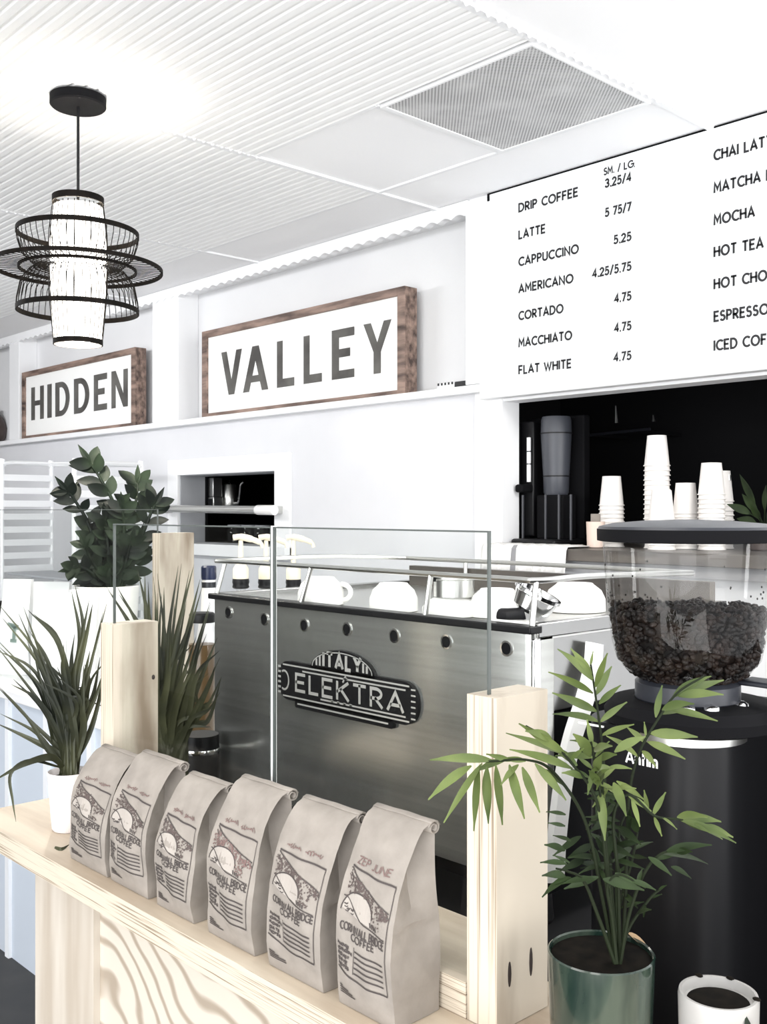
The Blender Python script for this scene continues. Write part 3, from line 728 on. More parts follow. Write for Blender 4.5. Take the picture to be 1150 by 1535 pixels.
# cup rail
mb = MB(); zr = 1.400; rr = 0.0045
mb.tube(bez([(mx0+0.03, my1-0.04, zr-0.01), (mx0+0.008, my0+0.30, zr), (mx0+0.012, my0+0.02, zr), (mx0+0.10, my0+0.014, zr), (mx1-0.1, my0+0.014, zr), (mx1-0.004, my0+0.02, zr), (mx1-0.008, my0+0.16, zr), (mx1-0.03, my1-0.06, zr-0.01)], 10), rr, 8)
for a, b in (((mx0+0.014, my0+0.022, zr), (mx0+0.008, my0+0.006, 1.336)), ((-1.116, my0+0.014, zr), (-1.122, my0+0.008, 1.336)), ((mx1-0.006, my0+0.018, zr), (mx1-0.003, my0+0.005, 1.336)),
             ((-1.412, my0+0.014, zr), (-1.43, my0+0.006, 1.336)), ((-1.50, my1-0.03, zr-0.01), (-1.50, my1-0.03, 1.327))):
    mb.tube([a, b], rr, 8)
mb.tube([(mx0+0.03, my1-0.04, zr-0.01), (-1.3, my1-0.03, zr-0.01), (mx1-0.03, my1-0.06, zr-0.01)], rr, 8)
mb.build('cup_rail', M['steel'], em)
# badge
yb_ = my0 - 0.0005
bd = MB()
pill = rrect(-1.483, -1.124, 1.160, 1.229, 0.032, 8)
bd.prism(pill, yb_-0.007, yb_, 'y'); bd.prism(rrect(-1.432, -1.180, 1.149, 1.166, 0.004, 3), yb_-0.007, yb_, 'y')
arcp = [(-1.3055+0.0835*math.cos(a), 1.222+0.040*math.sin(a)) for a in [PI*i/20 for i in range(21)]]
bd.prism(arcp, yb_-0.007, yb_, 'y')
bdg = bd.build('badge', M['badge'], em, smooth=False)
rim = MB()
fb = lambda a, b: (a, yb_-0.0078, b)
rim.strokes([[(-1.466, 1.2225), (-1.142, 1.2225)], [(-1.466, 1.1665), (-1.142, 1.1665)], [(-1.41, 1.2155), (-1.15, 1.2155)], [(-1.36, 1.173), (-1.15, 1.173)], [(-1.424, 1.1565), (-1.19, 1.1565)]], 0.0028, fb)
rim.strokes([[(-1.3055+0.077*math.cos(PI*i/24), 1.229+0.029*math.sin(PI*i/24)) for i in range(25)]], 0.0018, fb)
for i in range(6):
    z = 1.172 + i*0.0092
    rim.strokes([[(-1.480, z), (-1.472, z)]], 0.004, fb); rim.strokes([[(-1.138, z), (-1.128, z)]], 0.0026, fb)
rim.strokes([arc(-1.462, 1.1945, 0.013, 0.017, 120, -120, 12)], 0.0035, fb)
rim.strokes(text_strokes('ELEKTRA', -1.428, 1.180, 0.029, width=0.272, track=0.26), 0.0055, fb, cap=0.0015)
rim.strokes([[(-1.3015, 1.209), (-1.294, 1.221)], [(-1.298, 1.2155), (-1.290, 1.2165)]], 0.0035, fb)
for i in range(4): rim.strokes([[(-1.332+i*0.016, 1.1735), (-1.326+i*0.016, 1.1735)]], 0.004, fb)
rim.strokes(text_strokes('ITALY', -1.352, 1.2315, 0.0235, width=0.096, track=0.3), 0.0062, fb)
rim.strokes([[(-1.371, 1.231), (-1.371, 1.243)], [(-1.362, 1.231), (-1.362, 1.248)], [(-1.241, 1.231), (-1.241, 1.243)], [(-1.250, 1.231), (-1.250, 1.247)]], 0.005, fb)
rim.build('badge_lettering', M['badgemetal'], bdg, smooth=False)

# ------------------------------------------------------------------ things on the machine
TZ = 1.3275
def cup_inverted(name, c, r, h, label, handle=None, rim_r=None):
    t = thing(name, (c[0], c[1], c[2]), label, 'cup', 'white cups on the machine top')
    rb = rim_r or r
    MB().lathe([(rb-0.003, c[2]), (rb, c[2]+0.001), (rb*0.99, c[2]+h*0.45), (r*0.86, c[2]+h*0.75), (r*0.62, c[2]+h*0.95), (r*0.58, c[2]+h), (r*0.5, c[2]+h-0.003)], c[0], c[1], 0, 32).build('bowl', M['ceramic'], t)
    if handle is not None:
        a = handle; dx, dy = math.cos(a), math.sin(a); pts = []
        for i in range(11):
            th = -PI/2 + PI*i/10
            pts.append((c[0]+dx*(r*0.9+0.018*math.cos(th)), c[1]+dy*(r*0.9+0.018*math.cos(th)), c[2]+h*0.45+h*0.3*math.sin(th)))
        MB().tube(pts, 0.0045, 8).build('handle', M['ceramic'], t)
    return t
def top_pt(u, v, z=TZ):
    d = (CAMZ-z)*FPX/(v-V0); r = (u-CX)/FPX*d
    return (-CA*d+SA*r, SA*d+CA*r, z)
c1 = on_y(481, 900, 1.205); cup_inverted('coffee_cup', (c1.x, c1.y, TZ), 0.043, 0.050, 'white upturned coffee cup with loop handle, above the badge', handle=math.radians(35))
c2 = on_y(590, 905, 1.215); cup_inverted('coffee_cup', (c2.x, c2.y, TZ), 0.042, 0.048, 'white upturned coffee cup between the handled cup and the metal tin', handle=math.radians(170))
c3 = on_y(678, 912, 1.235); cup_inverted('coffee_cup', (c3.x, c3.y, TZ), 0.050, 0.030, 'low white upturned cup under the round metal tin')
c4 = on_y(745, 912, 1.275); cup_inverted('coffee_cup', (c4.x, c4.y, TZ), 0.046, 0.045, 'white upturned cup behind the tilted filter basket')
c5 = on_y(862, 915, 1.44); cup_inverted('coffee_cup', (c5.x, c5.y, TZ), 0.052, 0.048, 'wide white upturned cup beside the bean hopper', handle=math.radians(150))
tn = thing('metal_tin', (c3.x, c3.y, TZ+0.030), 'round steel tin resting on a low white cup', 'tin')
z = TZ+0.0305
MB().lathe([(0.030, z), (0.0335, z+0.001), (0.0335, z+0.028), (0.0355, z+0.030), (0.0355, z+0.036), (0.033, z+0.036), (0.032, z+0.010)], c3.x+0.004, c3.y, 0, 32, cap1=True).build('body', M['steel'], tn)
MB().box(c3.x-0.012, c3.x-0.004, c3.y-0.037, c3.y-0.034, z+0.026, z+0.034).build('latch', M['black'], tn)
pf = thing('portafilter', (-0.985, 1.19, TZ), 'tilted steel portafilter with black handle on machine corner', 'portafilter')
pc = on_y(808, 905, 1.20)
tilt = Matrix.Rotation(math.radians(24), 4, 'Y') @ Matrix.Rotation(math.radians(-12), 4, 'X')
MB().lathe([(0.022, -0.012), (0.030, -0.006), (0.034, 0.014), (0.037, 0.016), (0.037, 0.021), (0.033, 0.021), (0.030, 0.004)], pc.x-0.02, pc.y+0.01, TZ+0.032, 32, mat=tilt).build('basket', M['chrome'], pf)
h0 = on_y(752, 922, 1.175); h1 = on_y(795, 920, 1.19)
MB().tube([(h0.x, h0.y, TZ+0.014), ((h0.x*2+h1.x)/3, h0.y, TZ+0.015), (h1.x-0.01, h1.y, TZ+0.020)], [0.0125, 0.0125, 0.009], 12).build('handle', M['black'], pf)
o = MB().box(-1.005, -0.925, 1.160, 1.185, TZ, TZ+0.011).build('cleaning_block', M['ceramic'], bevel=0.003)
tag(o, 'flat white block in front of the tilted portafilter', 'block')

# ================================================================== COFFEE BAGS
def coffee_bag(w_, dp, h, seed, scribble, ink2):
    R = random.Random(seed)
    t = thing('coffee_bag', (0, 0, 0), None, 'coffee bag', 'kraft coffee bags on the bar')
    ph = [R.uniform(0, 6.28) for _ in range(6)]
    ctrl = [(0.0, 0.0), (-0.0035, 0.15), (-0.004, 0.35), (-0.001, 0.52), (0.006, 0.67), (0.016, 0.80), (0.028, 0.91), (0.036, 0.965), (0.043, 0.99), (0.050, 1.0)]
    cz = [c[1] for c in ctrl]
    def yf(t_):
        t_ = min(max(t_, 0), 1)
        for i in range(len(ctrl)-1):
            if t_ <= cz[i+1]:
                f = (t_-cz[i])/(cz[i+1]-cz[i]); f2 = f
                return ctrl[i][0]*(1-f2)+ctrl[i+1][0]*f2
        return ctrl[-1][0]
    def wr(s_, t_):
        e = min(1, t_*6)*min(1, (1-t_)*8)
        return e*(0.0016*math.sin(5*s_+7*t_+ph[0]) + 0.0012*math.sin(9*t_-4*s_+ph[1]) + 0.0008*math.sin(16*s_+11*t_+ph[2])) - 0.004*math.sin(PI*s_)*math.sin(PI*min(1, t_*1.15))*e
    def F(s_, t_, off=0.0):
        t_ = max(0.0, t_)
        y = yf(t_) + wr(s_, t_) - off
        return (( s_-0.5)*w_*(1+0.015*math.sin(6*t_+ph[3])*min(1, t_*4)), y, h*t_)
    nl = 40; m = 12
    lv = [i/nl for i in range(nl+1)]
    vs = []; ring = None
    for t_ in lv:
        row = [F(i/m, t_) for i in range(m+1)]
        yb = dp if t_ < 0.5 else dp + (0.054-dp)*(t_-0.5)/0.5
        yb += 0.002*math.sin(8*t_+ph[4])*min(1, t_*5)
        g = 0.004 + 0.004*math.sin(7*t_+ph[5]) if t_ < 0.5 else 0.004 + 0.024*((t_-0.5)/0.5)**0.8
        g = max(0.001, g)*min(1, t_*9)
        y0 = row[-1][1]
        def side(sg):
            xe = row[-1][0] if sg > 0 else row[0][0]
            y0 = row[-1][1] if sg > 0 else row[0][1]
            q = []
            for f, gg in (((0.25, 0.45), (0.5, 1.0), (0.75, 0.5)) if t_ < .55 else ((0.25-.17*(t_-.55)/.45, 0.45+.4*(t_-.55)/.45), (0.5, 1.0), (0.75, 0.5))):
                q.append((xe - sg*g*gg - sg*0.0008*math.sin(20*t_+ph[1]), y0 + (yb-y0)*f, h*t_))
            return q
        rr_ = side(1); back = [((0.5-i/m)*w_*0.985, yb + (0.003*math.sin(PI*i/m)), h*t_) for i in range(m+1)]
        ll = list(reversed(side(-1)))
        row = row + rr_ + back + ll; ring = len(row); vs += row
    fs = []
    for j in range(nl):
        for i in range(ring):
            k_ = (i+1) % ring
            fs.append((j*ring+i, j*ring+k_, (j+1)*ring+k_, (j+1)*ring+i))
    fs.append(tuple(reversed(range(ring)))); fs.append(tuple(nl*ring+i for i in range(ring)))
    mb = MB().quadset(vs, fs); mb.build('bag_body', M['kraft'], t, angle=32)
    # rolled top with a tin tie, its ends showing
    sp = []
    for i in range(26):
        a = PI*0.9 - i*0.42; r = 0.0085 - i*0.0002
        sp.append((0.0535 + r*math.cos(a), h - 0.0062 + r*math.sin(a)*0.9))
    mb = MB(); ww = w_/2 + 0.0015; vs = []; fs = []
    for y, z_ in sp: vs += [(-ww, y, z_), (ww, y, z_)]
    for i in range(len(sp)-1): fs.append((2*i, 2*i+1, 2*i+3, 2*i+2))
    # short flap from the front crest to the roll
    mb.quadset(vs, fs)
    fl = []
    for t_ in (0.998, 1.0):
        fl.append((yf(t_)-0.0006, h*t_+0.0004))
    fl += [(0.0535, h+0.0018), (0.058, h+0.0005), (0.062, h-0.004)]
    vs = []; fs = []
    for y, z_ in fl: vs += [(-ww, y, z_), (-ww*.5, y-0.0006, z_), (0, y, z_+0.0005), (ww*.5, y-0.0005, z_), (ww, y, z_)]
    for i in range(len(fl)-1):
        for q in range(4): fs.append((5*i+q, 5*i+q+1, 5*i+q+6, 5*i+q+5))
    mb.quadset(vs, fs)
    o = mb.build('top_fold', M['kraft'], t)
    sd = o.modifiers.new('paper', 'SOLIDIFY'); sd.thickness = 0.0009
    # printing
    P = lambda a, b: F(a, b, 0.0009)
    P2 = lambda a, b: F(a, b, 0.0012)
    asp = h/w_
    def ws(lines, wd, fn=P): pm.strokes([[(p[0], p[1]) for p in l] for l in lines], wd/w_, lambda a, b: fn(a, b))
    class _S: pass
    def stroke(mb_, lines, wd, fn):   # width in metres; work in (x/w, z/h) with z scaled
        mb_.strokes([[(a, b*asp) for a, b in l] for l in lines], wd/w_, lambda a, b: fn(a, b/asp))
    def sub(l, n=6):
        out = []
        for i in range(len(l)-1):
            for k_ in range(n): out.append((l[i][0]+(l[i+1][0]-l[i][0])*k_/n, l[i][1]+(l[i+1][1]-l[i][1])*k_/n))
        return out + [l[-1]]
    def patch(mb_, poly_rows, fn):    # filled strip between two lists of points
        a, b = poly_rows; vs = [fn(*p) for p in a] + [fn(*p) for p in b]; n_ = len(a)
        mb_.quadset(vs, [(i, n_+i, n_+i+1, i+1) for i in range(n_-1)])
    pm = MB()
    # frame lines
    stroke(pm, [sub([(.12, .735), (.93, .705)], 12)], 0.0017, P)
    stroke(pm, [sub([(.93, .705), (.915, .45), (.92, .165)], 14)], 0.0009, P)
    stroke(pm, [sub([(.05, .215), (.3, .185), (.6, .165), (.92, .165)], 5)], 0.0016, P)
    # bridge arch, roadway, river bank
    ar = [(.35+.28*math.cos(PI*i/16), .515+.105*math.sin(PI*i/16)) for i in range(17)]
    stroke(pm, [ar], 0.0012, P)
    stroke(pm, [sub([(.12, .725), (.5, .645), (.90, .575)], 8), sub([(.12, .70), (.2, .68)], 4)], 0.0012, P)
    stroke(pm, [bez_([(.08, .585), (.18, .575), (.32, .53), (.45, .485), (.56, .468), (.88, .445)], 5)], 0.0011, P)
    for i in range(9):
        x = R.uniform(.10, .28); y = R.uniform(.50, .55)
        stroke(pm, [[(x, y), (x+.04, y-.003), (x+.06, y+.004)]], 0.0009, P)
    for i in range(4): stroke(pm, [[(.6+i*.035, .50-.004*i), (.61+i*.035, .475-.003*i)]], 0.0016, P)
    stroke(pm, [arc(.86, .50, .11, .06, 150, 60, 8)], 0.0009, P)
    # lettering
    def word(txt, x, y, hh, width, wd, slope=-.02, jit=.006):
        ls = text_strokes(txt, 0, 0, 1.0, width=1.0)
        L2 = []
        for l in ls:
            jx = R.uniform(-jit, jit); jy = R.uniform(-jit, jit)
            L2.append([(x + a*width + jx, y + b*hh + jy*0.4 + slope*a) for a, b in l])
        stroke(pm, L2, wd, P)
    word('CORNWALL BRIDGE', .09, .420, .038, .80, 0.00125)
    word('COFFEE', .28, .374, .034, .42, 0.0012, -.012)
    for i, (tx, x1) in enumerate((('NAME', .26), ('ORIGIN', .31), ('ROAST', .27), ('DATE', .25), ('NOTES', .28))):
        y = .335 - i*.027
        word(tx, .07, y, .013, x1-.07, 0.0012, -.008)
    for i in range(5):
        y = .325 - i*.028
        stroke(pm, [sub([(.36, y), (.60, y-.008), (.86, y-.010)], 6)], 0.0015, P)
    stroke(pm, [[(.35, .345), (.35, .205)]], 0.0008, P)
    for i in range(4):
        y = .115 - i*.013
        stroke(pm, [sub([(.06, y), (.10 + .1*R.random()+.08*i, y-.004)], 4)], 0.0013, P)
    pm.build('printed_label', M['ink'], t, smooth=False)
    # hatched stone of the bridge, pale arch opening
    hm = MB()
    for i in range(230):
        a = R.uniform(.10, .90); b0 = .725 - (a-.12)*.195
        q = 1-((a-.35)/.28)**2
        low = .515+.105*math.sqrt(q) if q > 0 else (.47 if a > .6 else .56)
        if a > .78: low = .535
        b = R.uniform(low+.004, max(low+.006, b0-.006))
        stroke(hm, [[(a, b), (a+R.uniform(-.03, .03), b+R.uniform(-.012, .012))]], 0.0013, P)
    hm.build('bridge_drawing', M['inkbrown'] if not ink2 else M['inkred'], t, smooth=False)
    am = MB(); n_ = 16
    patch(am, ([(.35+.265*math.cos(PI*i/n_), .518+.097*math.sin(PI*i/n_)) for i in range(n_+1)], [(.35+.265*math.cos(PI*i/n_), .518-.02-.10*.265*math.cos(PI*i/n_)) for i in range(n_+1)]), lambda a, b: F(a, b, 0.0006))
    am.build('arch_opening', M['printpale'], t, smooth=False)
    sm = MB()
    if scribble:
        ls = text_strokes(scribble, 0, 0, 1.0, width=1.0)
        stroke(sm, [[(.2+.6*a+.02*b, .755+.034*b-.012*a) for a, b in l] for l in ls], 0.0010, P2)
    else:
        for wv in range(2):
            pts = [(.22+.34*wv+.0032*i+.012*math.sin(i*.52+ph[0]), .772-.010*wv+(.007+.006*math.sin(i*.11+ph[wv]))*math.sin(i*.47+ph[wv+1])) for i in range(80)]
            stroke(sm, [pts], 0.0009, P2)
    sm.build('handwriting', M['inkred'], t, smooth=False)
    return t
def bez_(pts, n):
    return [(p.x, p.y) for p in bez([Vector((a, b, 0)) for a, b in pts], n)]
BY = 0.679
bags = [  # front left u, front right u, crest v, label, handwriting, red bridge
    (107, 161, 1106, 'kraft coffee bag at far end of the row, beside pink plant pot', None, False, 0.0),
    (167, 222, 1114, 'kraft coffee bag second from the pink plant pot', None, False, 0.0),
    (236, 291, 1146, 'kraft coffee bag third from the pink plant pot, upper print faint', None, False, 0.0),
    (313, 382, 1152, 'kraft coffee bag fourth from the pink pot, red drawn bridge on print', None, True, 0.0),
    (404, 485, 1184, 'kraft coffee bag next to the tallest one, second from knotted post', None, False, 0.0),
    (509, 592, 1197, 'tallest kraft coffee bag, at row end nearest the knotted post', 'ZEP JUNE', False, 0.0),
]
for i, (u0, u1, vt_, lab, scr, red, rz) in enumerate(bags):
    a = on_y(u0, 1300, BY); b = on_y(u1, 1300, BY)
    wbag = b.x - a.x
    cxr = a.x
    top = on_y(u0 + 0.35*(u1-u0) + 20, vt_ + 8, BY+0.047)
    g = coffee_bag(wbag, 0.058 if i < 5 else 0.062, top.z - 1.0 - 0.002, 20+i, scr, red)
    g.location = ((a.x+b.x)/2, BY, 1.0005); g['label'] = lab

# ================================================================== GRINDER
gx, gy = -0.618, 1.065
gr = thing('coffee_grinder', (gx, gy, 0.88), 'black coffee grinder with big clear bean hopper', 'grinder')
mb = MB(); mb.prism(rrect(-0.735, -0.556, 1.003, 1.30, 0.058, 10), 0.885, 1.252); mb.build('body', M['grinderblack'], gr, angle=40)
MB().box(-0.565, -0.36, 1.16, 1.40, 0.885, 1.266).build('motor_housing', M['blackmatte'], gr, bevel=0.012)
MB().lathe([(0.080, 1.250), (0.098, 1.256), (0.100, 1.268), (0.092, 1.279), (0.06, 1.283)], gx, gy+0.01, 0, 48).build('flange', M['blackmatte'], gr)
MB().lathe([(0.066, 1.240), (0.0665, 1.249), (0.0665, 1.252)], gx, gy, 0, 40).build('cap_ring', M['steel'], gr)
MB().lathe([(0.056, 1.280), (0.059, 1.284), (0.059, 1.302), (0.054, 1.306)], gx, gy, 0, 48).build('collar', M['greyplastic'], gr)
for a in (-60, -35, 10):
    t = math.radians(a)
    MB().ell((gx+0.061*math.cos(t), gy+0.061*math.sin(t), 1.281), 0.010, 0.010, 0.006, n=10, m=6).build('clamp_screw', M['chrome'], gr)
MB().box(gx+0.05, gx+0.125, gy+0.02, gy+0.055, 1.302, 1.308).build('shutter_tab', M['greyplastic'], gr, bevel=0.002)
hop = [(0.028, 1.290), (0.046, 1.3025), (0.068, 1.314), (0.081, 1.330), (0.0855, 1.350), (0.0895, 1.380), (0.0935, 1.43), (0.0965, 1.472)]
MB().lathe(hop, gx, gy, 0, 64, cap0=False, cap1=False).build('hopper', M['hopper'], gr)
MB().lathe([(0.0965, 1.470), (0.101, 1.471), (0.102, 1.478), (0.100, 1.4815), (0.085, 1.485), (0.05, 1.488), (0.012, 1.4895)], gx, gy, 0, 64).build('lid', M['greyplastic'], gr)
MB().lathe([(0.0975, 1.464), (0.1022, 1.465), (0.1025, 1.4785), (0.0975, 1.4785)], gx, gy, 0, 64, cap0=False, cap1=False).build('lid_rim', M['blackmatte'], gr)
mb = MB(); mb.strokes(text_strokes('Anfim', -0.659, 1.212, 0.0145, width=0.040, track=0.2), 0.0026, lambda a, b: (a, 1.0022, b)); mb.build('maker_lettering', M['signwhite'], gr, smooth=False)
MB().box(-0.725, -0.690, 1.0015, 1.004, 1.2465, 1.2485).build('white_line', M['signwhite'], gr)
# beans
mb = MB(); R = random.Random(3)
def hop_r(z):
    for (r0, z0), (r1, z1) in zip(hop, hop[1:]):
        if z0 <= z <= z1: return r0 + (r1-r0)*(z-z0)/(z1-z0)
    return hop[-1][0]
core = [(0.02, 1.297), (0.040, 1.306), (0.060, 1.318), (0.073, 1.333), (0.078, 1.35), (0.081, 1.372), (0.079, 1.380)]
mb.lathe(core, gx, gy, 0, 40)
def bean(p, big=1.0):
    q = Matrix.Rotation(R.uniform(0, 6.28), 3, 'Z') @ Matrix.Rotation(R.uniform(0, 3.14), 3, 'X') @ Matrix.Rotation(R.uniform(0, 3.14), 3, 'Y')
    mb.ell(p, 0.0052*big, 0.0039*big, 0.0032*big, q, 7, 5)
for i in range(1500):
    z = R.uniform(1.306, 1.385); a = R.uniform(0, 2*PI); r = hop_r(z) - R.uniform(0.0045, 0.0085)
    bean((gx+r*math.cos(a), gy+r*math.sin(a), z), R.uniform(.85, 1.15))
for i in range(620):
    a = R.uniform(0, 2*PI); r = 0.083*math.sqrt(R.random())
    bean((gx+r*math.cos(a), gy+r*math.sin(a), 1.382+R.uniform(-.003, .006)+0.003*math.sin(7*a)), R.uniform(.85, 1.15))
for i in range(46):
    a = R.uniform(0, 2*PI); z = 1.39+abs(R.gauss(0, .02)); z = min(z, 1.46)
    rr_ = hop_r(z)-0.0012
    mb.ell((gx+rr_*math.cos(a), gy+rr_*math.sin(a), z), 0.0011, 0.0011, 0.0015, None, 6, 4)
o = mb.build('coffee_beans', M['beans']); tag(o, 'dark roasted coffee beans filling the clear grinder hopper', 'coffee beans', kind='stuff')

# ================================================================== POTTED PALM
pp = at_d(901, 1427, 0.924)
palm = thing('potted_palm', (pp.x, pp.y, 1.0), 'small parlour palm in green glazed pot beside knotted post', 'plant')
pr_, rz_ = 0.0478, pp.z
MB().lathe([(0.036, 1.0005), (0.0405, 1.004), (0.0455, 1.03), (0.0478, rz_), (0.0464, rz_+0.0012), (0.0450, rz_), (0.0445, rz_-0.012)], pp.x, pp.y, 0, 56).build('pot', M['greenpot'], palm)
mb = MB().lathe([(0.0446, rz_-0.0035), (0.03, rz_-0.003), (0.001, rz_-0.002)], pp.x, pp.y, 0, 40, cap0=False)
mb.build('soil', M['soil'], palm)
PD_ = 0.925
R = random.Random(11)
def crown(stem, leaves, d0, d1, wid, m, name='frond'):
    # one frond: its stalk and its leaflets, given as base and tip positions
    zp = lambda x, y: (630+x/2.208, 840+y/2.208)
    P = bez([at_d(*zp(x, y), d0+(d1-d0)*i/(len(stem)-1)) for i, (x, y) in enumerate(stem)], 8); L = len(P)
    st = MB().tube(P, [0.0014*(1-.65*i/L)+0.0004 for i in range(L)], 6).build('frond_stem', M['stemgreen'], palm)
    mb = MB()
    for (x0, y0, x1, y1) in leaves:
        dm = d0+(d1-d0)*0.7
        a = at_d(*zp(x0, y0), dm); q = min(P, key=lambda p: (p-a).length)
        a = at_d(*zp(x0, y0), (-CA*q.x+SA*q.y)); b = at_d(*zp(x1, y1), (-CA*q.x+SA*q.y)+R.uniform(-.035, .02))
        ln = (b-a).length; view = (Vector((0, 0, CAMZ))-a).normalized(); d = (b-a).normalized()
        nrm = (view + d.cross(view)*R.uniform(-.7, .7) + Vector((0, 0, .35))).normalized()
        dr = R.uniform(.1, .45); d = (d + Vector((0, 0, dr*.5))).normalized()
        mb.leaf(a, d, nrm, ln*1.02, min(wid, ln*.22)*R.uniform(.8, 1.15), dr, 0.14, 8)
    mb.build(name, m, st)
S0 = (655, 1335)
crown([S0, (640, 1150), (622, 900), (605, 640), (588, 500), (565, 345)], [(575,400,460,290),(570,385,500,292),(563,350,572,302),(580,420,618,305),(582,445,632,350),(572,440,428,366),(585,500,440,438),(592,475,662,412),(596,535,682,468),(592,535,440,505),(600,580,706,542)], .925, .955, .0085, M['palm'])
crown([(665, 1332), (680, 1100), (690, 800), (722, 645), (785, 530), (850, 440), (940, 383)], [(780,520,800,415),(850,440,1002,396),(835,455,960,378),(855,450,1002,440),(800,495,905,470),(815,490,982,530),(795,510,890,495),(760,572,916,583),(752,600,876,656),(745,605,683,550),(735,630,780,682),(722,650,618,580),(748,585,742,535)], .935, .945, .0095, M['palm'])
crown([(645, 1335), (600, 1100), (545, 860), (440, 700), (350, 660), (240, 665), (140, 665)], [(240,662,36,658),(170,680,28,790),(205,672,80,865),(195,680,178,892),(222,680,226,868),(250,676,272,872),(295,676,345,852),(325,676,268,742),(338,684,395,832),(380,672,482,792),(400,690,474,745),(300,664,220,640),(350,664,270,655),(280,664,180,700)], .91, .855, .0085, M['palm'])
crown([(648, 1335), (620, 1050), (585, 800), (500, 670), (420, 590), (350, 548)], [(480,640,330,540),(490,645,288,572),(505,690,300,624),(440,600,350,560),(520,680,430,610),(540,720,470,700),(500,660,540,620)], .905, .87, .0075, M['palm'])
crown([(652, 1335), (625, 1050), (600, 800), (580, 680), (565, 600)], [(570,610,553,528),(565,650,508,568),(580,650,625,598),(575,690,555,775),(590,660,650,640),(570,690,520,650),(580,720,625,690),(590,740,560,690),(600,770,612,925),(580,700,600,640),(560,720,500,690)], .90, .89, .0095, M['palm'])
crown([(660, 1334), (655, 1050), (640, 850), (690, 775), (775, 845), (860, 858), (940, 880)], [(640,735,682,845),(650,730,740,790),(700,790,727,880),(690,780,765,830),(770,845,812,768),(755,835,742,760),(775,850,800,912),(800,850,850,890),(860,860,1044,932),(870,855,995,862),(900,868,1000,922),(850,850,950,846),(880,870,960,900),(930,875,1035,915)], .90, .89, .0085, M['palm'])
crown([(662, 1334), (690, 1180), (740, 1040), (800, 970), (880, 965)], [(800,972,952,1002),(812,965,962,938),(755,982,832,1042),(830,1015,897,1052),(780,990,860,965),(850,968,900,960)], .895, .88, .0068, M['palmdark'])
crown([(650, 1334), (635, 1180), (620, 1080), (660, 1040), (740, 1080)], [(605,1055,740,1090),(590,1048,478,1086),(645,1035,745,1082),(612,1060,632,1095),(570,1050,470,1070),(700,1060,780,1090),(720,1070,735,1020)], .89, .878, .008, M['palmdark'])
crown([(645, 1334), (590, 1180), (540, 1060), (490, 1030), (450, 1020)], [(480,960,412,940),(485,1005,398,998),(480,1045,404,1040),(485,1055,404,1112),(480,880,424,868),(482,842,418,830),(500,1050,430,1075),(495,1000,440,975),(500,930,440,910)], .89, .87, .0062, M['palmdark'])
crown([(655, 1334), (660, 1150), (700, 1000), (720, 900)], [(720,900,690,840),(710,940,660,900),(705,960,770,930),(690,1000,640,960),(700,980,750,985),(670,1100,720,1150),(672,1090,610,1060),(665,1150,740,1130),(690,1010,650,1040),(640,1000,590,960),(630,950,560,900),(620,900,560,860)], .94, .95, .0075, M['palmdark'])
def cluster(x0, x1, y0, y1, n, up):
    L_ = []
    for _ in range(n):
        x, y = R.uniform(x0, x1), R.uniform(y0, y1); a = R.uniform(-.9, 4.0) if up else R.uniform(-.3, 3.4)
        l = R.uniform(65, 125); L_.append((x, y, x+l*math.cos(a), y+l*math.sin(a)*.8))
    return L_
crown([(652, 1334), (620, 1050), (605, 780), (600, 660)], cluster(555, 650, 620, 780, 15, True), .905, .90, .008, M['palm'])
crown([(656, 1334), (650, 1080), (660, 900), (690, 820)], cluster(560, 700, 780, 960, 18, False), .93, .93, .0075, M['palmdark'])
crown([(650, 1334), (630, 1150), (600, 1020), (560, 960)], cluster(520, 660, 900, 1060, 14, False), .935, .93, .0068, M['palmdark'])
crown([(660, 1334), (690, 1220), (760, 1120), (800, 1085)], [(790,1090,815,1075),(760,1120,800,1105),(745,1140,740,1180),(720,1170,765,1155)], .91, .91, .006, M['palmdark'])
o = MB().leaf(at_d(940, 1398, .955), at_d(985, 1430, .95)-at_d(940, 1398, .955), (0, 0, 1), 0.034, 0.018, .3, .1, 7).build('dry_leaf', mat('dry_leaf', (0.30, 0.20, 0.11), 0.7), palm)

# small white pot
wp = at_d(1077, 1487, 0.90)
sp_ = thing('plant_pot', (wp.x, wp.y, 1.0), 'small empty-looking white round pot of dark soil at counter end', 'pot')
z = wp.z
MB().lathe([(0.026, 1.0005), (0.030, 1.004), (0.0335, 1.03), (0.0345, z-0.004), (0.0335, z), (0.031, z), (0.0295, z-0.008)], wp.x, wp.y, 0, 48).build('pot', M['greypot'], sp_)
MB().lathe([(0.0298, z-0.009), (0.018, z-0.005), (0.001, z-0.006)], wp.x, wp.y, 0, 32, cap0=False).build('soil', M['soil'], sp_)
for a in (100, 150, 20):
    t = math.radians(a); MB().ell((wp.x+0.032*math.cos(t), wp.y+0.032*math.sin(t), z+0.0005), 0.004, 0.003, 0.0015, n=8, m=4).build('soil_crumb', M['soil'], sp_)
MB().leaf((wp.x+0.032, wp.y-0.012, z-0.006), (0.35, -0.2, -1), (0.7, -0.7, 0), 0.03, 0.007, 0.1, .1).build('leaf_blade', M['zz'], sp_)

